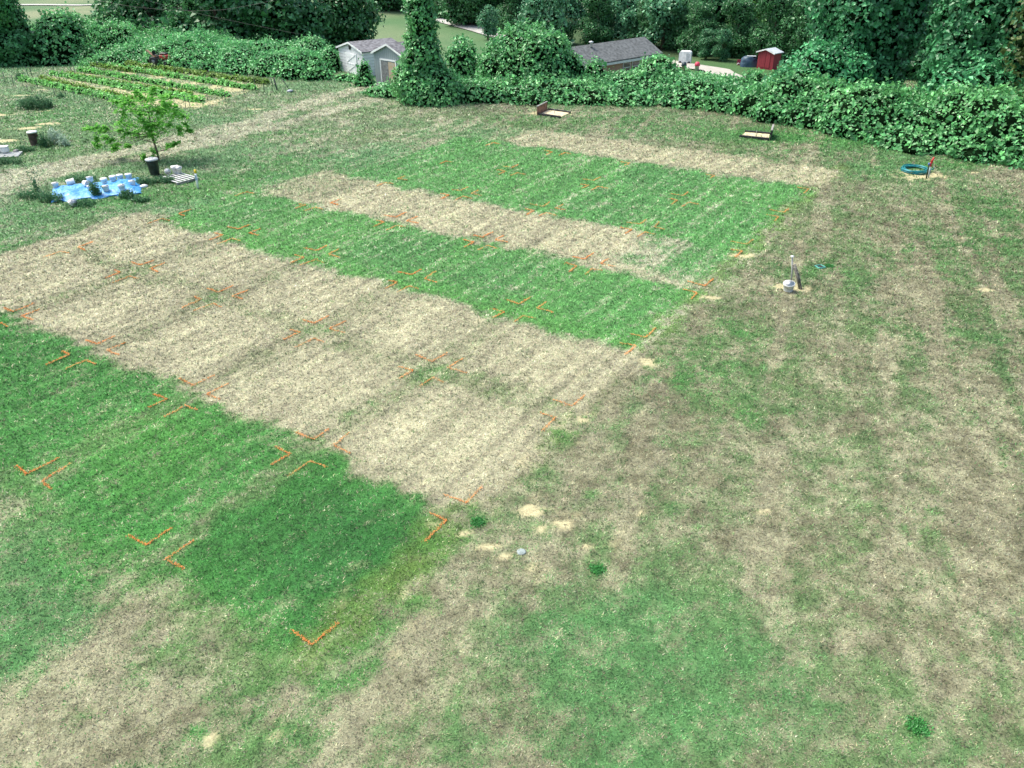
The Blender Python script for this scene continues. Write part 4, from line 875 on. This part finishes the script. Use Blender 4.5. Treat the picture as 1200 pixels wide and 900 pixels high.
weed('weed_clump', 'large dark bushy weed patch in front of the garden stakes', 42, 127, 1.5, .75, 190, 305, WG, WG2, .14, d=.9)
weed('weed_clump', 'small round bush at the far left corner of the garden', 23.5, 93, .3, .5, 35, 306, WG, WG2)
weed('weed_clump', 'small weed tuft in front of the garden between stakes', 72, 115, .25, .4, 22, 307, WG, WG2)
for i, (px, py, w_, h_, lb) in enumerate(((60,236,.7,.4,'weeds at the left front corner of the blue tarp'),(95,241,.8,.28,'low weeds along the front of the tarp, left half'),(113,231,.25,.7,'tall weeds growing through the front middle of the tarp'),(150,232,.45,.35,'weeds at the front right of the tarp under the open buckets'),(95,213,1.0,.3,'low weeds behind the middle of the tarp'),(172,216,.6,.35,'weeds between the tarp and the trash can'),(195,214,.5,.3,'weeds in front of the slatted pallet'),(8,192,1.0,.35,'weeds under the low pallet at the left edge'),(30,178,.7,.35,'weeds between the low pallet and the brown barrel'),(38,232,.8,.35,'weeds around the foot of the tall slender weed'),(165,236,.5,.2,'sparse weeds just beyond the right front of the tarp'))):
    weed('weed_clump', lb, px, py, w_, h_, int(45+30*w_), 320+i, WG*1.1, WG2*1.1, .1, cat=None, d=w_*.5)
BGN = lin((.05, .21, .05))
for i, (px, py, w_, lb) in enumerate(((700,668,.08,'bright green clover tuft left of the large green patch'),(560,612,.07,'bright tuft beside the sandy spot at the corner of the darkest plot'),(1075,852,.09,'dark green tuft near the lower right corner'),(972,312,.12,'leafy tuft beside the teal lid'))):
    weed('weed_tuft', lb, px, py, w_, .05, 60, 350+i, BGN, BGN*1.8, .05, cat=None)

# ------------------------------------------------------------------ horseshoe pits
def pit(label, fl, fr, br_, bl, board, boardm):
    """four ground corners (front left, front right, back right, back left); board at 'left' or 'right'"""
    pts = [G(*q) for q in (fl, fr, br_, bl)]; c = sum(pts, Vector())/4
    t = thing('horseshoe_pit', label, 'horseshoe pit', c, 0, 'horseshoe pits at the foot of the vines'); L = [p-c for p in pts]
    m = MB(); m.add([p+Vector((0, 0, .05)) for p in L]+[p+Vector((0, 0, -.05)) for p in L], [(0, 1, 2, 3), (0, 4, 5, 1), (1, 5, 6, 2), (2, 6, 7, 3), (3, 7, 4, 0)]); m.build('sand_bed', SAND, t)
    def beam(a, b, h, th, mm, nm, z0=0):
        m = MB(); d = b-a; ang = math.atan2(d.y, d.x); m.box((a+b)/2+Vector((0, 0, z0+h/2)), (d.length+th, th, h), ang, bev=.01); return m.build(nm, mm, t)
    beam(L[0], L[1], .13, .11, DARKP, 'side_timber'); beam(L[3], L[2], .13, .11, DARKP, 'side_timber')
    a, b = (L[0], L[3]) if board == 'left' else (L[1], L[2]); o = (Vector((-.12, 0, 0)) if board == 'left' else Vector((.12, 0, 0)))
    bd = beam(a+o, b+o, .5, .06, boardm, 'backboard'); beam(a+o, b+o, .05, .1, GREYW, 'board_cap', .5)
    m = MB(); q = sum(L, Vector())/4; m.tube([q, q+Vector((0, -.02, .32))], .014, 6); m.build('iron_stake', STEEL, t)
pit('horseshoe pit with reddish wooden backboard on its left', (632, 135), (656, 138.5), (667.5, 133), (643, 129.5), 'left', mat('red_board', (.27, .14, .1), .85, .25, 5))
pit('horseshoe pit with black backboard on its right', (867.5, 161), (900, 164.5), (902, 158), (874, 155.5), 'right', DARKP)

# ------------------------------------------------------------------ hose, tap post, red flag
q = G(1088, 208); t = thing('water_tap_post', 'grey pipe post with red handled tap standing in a bare patch', 'tap', q)
a = P(1091.5, 190, q.y)-q
m = MB(); m.tube([(0, 0, -.05), a*.9], .035, 8); m.build('pipe', mat('galvanised', (.42, .45, .46), .5, .1, 8), t)
RED = mat('tap_red', (.5, .035, .03), .45, .12, 8)
m = MB(); m.tube([a*.85+Vector((-.09, 0, .05)), a*.92, a*.98+Vector((.05, 0, .02))], [.035, .05, .045], 8); m.tube([a*.9, a*.9+Vector((0, -.02, -.12))], .04, 8); hd = m.build('tap_head', RED, t)
m = MB(); m.tube([a*.95, a*1.02+Vector((.02, 0, .04)), a*1.03+Vector((.07, 0, .2))], [.035, .05, .03], 6); m.build('tap_handle', RED, hd)
q2 = G(1085.5, 209); st_ = thing('wooden_stake', 'short dark stake with blue cap beside the tap post', 'stake', q2); a2 = P(1089, 191, q2.y)-q2
m = MB(); m.tube([(0, 0, 0), a2*.88], .03, 7); m.build('post', mat('mossy', (.06, .08, .04), .9, .3, 9), st_); m = MB(); m.tube([a2*.86, a2], .045, 8); m.build('cap', mat('blue_cap', (.1, .16, .4), .5, .1), st_)
HOSE = mat('teal_hose', (.02, .22, .24), .35, .2, 6)
hc = G(1072, 200.5); pts = []
for k in range(0, 241):
    th_ = k/240*2*math.pi*6; rr = .52 + .05*math.sin(k*.31) + .028*(k/240*6 % 2) + .05*math.sin(th_*.37); z = .03 + .022*(k/40) + .02*math.sin(th_*2.3)
    pts.append((rr*1.08*math.cos(th_), rr*math.sin(th_), z))
pts += [(.62, -.05, .1), (.72, -.2, .12), (.66, -.35, .25)]
m = MB(); m.tube(pts, .024, 6); o = m.build('garden_hose', HOSE, None, hc); tag(o, 'coiled teal garden hose lying beside the tap post', 'hose')

# ------------------------------------------------------------------ two props with a bucket
q = G(928, 334); a = P(928.5, 301, q.y)-q; t = thing('pipe_post', 'slim upright grey post beside the leaning weathered one', 'post', q)
m = MB(); m.tube([(-.03, 0, -.05), a*.5, a], [.028, .028, .028], 8); m.build('post', mat('grey_pipe', (.4, .41, .39), .6, .12, 9), t); m = MB(); m.lathe([(.05, -.02), (.055, .03), (0, .05)], 10, c=a); m.build('cap', WHITE, t)
q = G(938.5, 338); a = P(930.5, 310, q.y+.1)-q; m = MB(); m.tube([(0, 0, -.05), a*.5+Vector((.015, 0, 0)), a], [.062, .055, .06], 8); o = m.build('leaning_post', mat('old_post', (.2, .19, .16), .9, .35, 14, bump=.5), None, q); tag(o, 'short weathered wooden post leaning toward the slim grey one', 'post')
bucket('white bucket standing alone by the two short posts', G(923.5, 340), .17, .25, (R(8), R(-8), R(20)), None, z=.01)
q = G(961, 313); t = thing('valve_box', 'small teal-rimmed open valve box sunk in the grass right of the posts', 'valve box', q, .3)
m = MB()
for s in (-1, 1): m.box((s*.12, 0, .015), (.035, .26, .05), bev=.01); m.box((0, s*.12, .015), (.2, .035, .05), bev=.01)
m.build('rim', mat('teal_plastic', (.08, .35, .3), .5, .1), t); m = MB(); m.box((0, 0, .008), (.2, .2, .025)); m.build('inside', BLACKP, t)
q = G(611, 647); m = MB(); m.lathe([(.085, 0), (.09, .01), (.07, .016), (0, .02)], 12); o = m.build('paver_stone', mat('pale_stone', (.26, .31, .30), .8, .1, 6), None, q); tag(o, 'pale round stone in the worn grass right of the darkest plot', 'stone')

# ------------------------------------------------------------------ orange paint corner marks sprayed on the turf
OM = leafmat('orange_paint', .1, .6, .3); OR1 = lin((.80, .27, .07)); OR2 = lin((.80, .44, .15))
rgm = np.random.default_rng(900); cnt = 0
def corner(u, v, su, sv, strength, lb, ra, rb):
    """L at (u,v) with arms running su along u and sv along v"""
    global cnt
    o3 = plot_pt(u, v); C = []; la, lb_ = rgm.uniform(.45, .62)*ra, rgm.uniform(.5, .7)*rb; bend = rgm.uniform(-.06, .06)
    keepf = 1-.3*rgm.random(); n = int(max(190, 320*strength*keepf))
    a = rgm.random(n)*(la+lb_); on_u = a < la; t_ = np.where(on_u, a, a-la); du = np.where(on_u, t_*su, bend*t_/lb_); dv = np.where(on_u, bend*t_/la, t_*sv)
    sg = .013 + .014*(rgm.random(n) < .25); du = du + rgm.normal(0, 1, n)*sg; dv = dv + rgm.normal(0, 1, n)*sg
    x = U.x*du + V_.x*dv; y = U.y*du + V_.y*dv; z = ground_z(x+o3.x, y+o3.y) + rgm.uniform(.014, .034, n)*(math.sqrt(o3.x**2+o3.y**2+100)/14)**.6
    Cs = np.stack([x, y, z], -1); N = unit(np.stack([rgm.normal(0, .5, n), rgm.normal(0, .5, n), np.ones(n)], -1))
    k = np.clip(rgm.random(n)*.8 + (1-strength)*.4, 0, 1)[:, None]; d = math.sqrt(o3.x**2+o3.y**2+100)
    V, F, Cc = leaf_arrays(Cs, N, rgm.uniform(.016, .030, n)*(d/14)**.75*(.8 if strength < .6 else 1), OR1*(1-k)+OR2*k, rgm, .45)
    o = npmesh('paint_mark', V, F, OM, None, Cc); o.location = (o3.x, o3.y, 0); tag(o, lb, 'paint mark', 'orange corner marks on the turf plots'); cnt += 1
rows_c = {0: 'green turf of the nearest plot row', 1: 'straw-coloured turf of the second plot row', 2: 'straw-coloured turf of the third plot row', 3: 'green turf of the fourth plot row', 4: 'straw-coloured turf of the fifth plot row', 5: 'green turf of the sixth plot row', 6: 'green turf of the farthest green plot row'}
CN = {'L': (0, 0, 1, 1, 'left'), 'B': (1, 0, -1, 1, 'near'), 'T': (0, 1, 1, -1, 'far'), 'R': (1, 1, -1, -1, 'right')}
for b_ in range(7):
    for a_ in range(-3, 2):
        if b_ >= 4 and a_ < -2: continue
        if b_ == 0 and a_ < -2: continue
        for kx, (cu, cv, su, sv, nm) in CN.items():
            u = a_*PU + cu*PW + rgm.normal(0, .04); v = b_*PV + cv*PD + rgm.normal(0, .04)
            p = plot_pt(u, v)
            stg = 1.0 if kx in 'B' else .8
            if b_ >= 3: stg *= .85
            if b_ >= 5: stg *= .6
            if b_ in (1, 2): stg *= .8
            if b_ == 0: stg *= 1.3
            if b_ == 6 and rgm.random() < .4: continue
            if kx == 'T' : stg *= .6
            if b_ >= 5 and a_ < 0: stg *= .6
            if (a_, b_, kx) in ((1, 0, 'L'),): pass
            corner(u, v, su, sv, stg, 'orange painted %s corner mark on %s' % (nm, rows_c[b_]), 1 if kx in 'BL' else .8, 1)
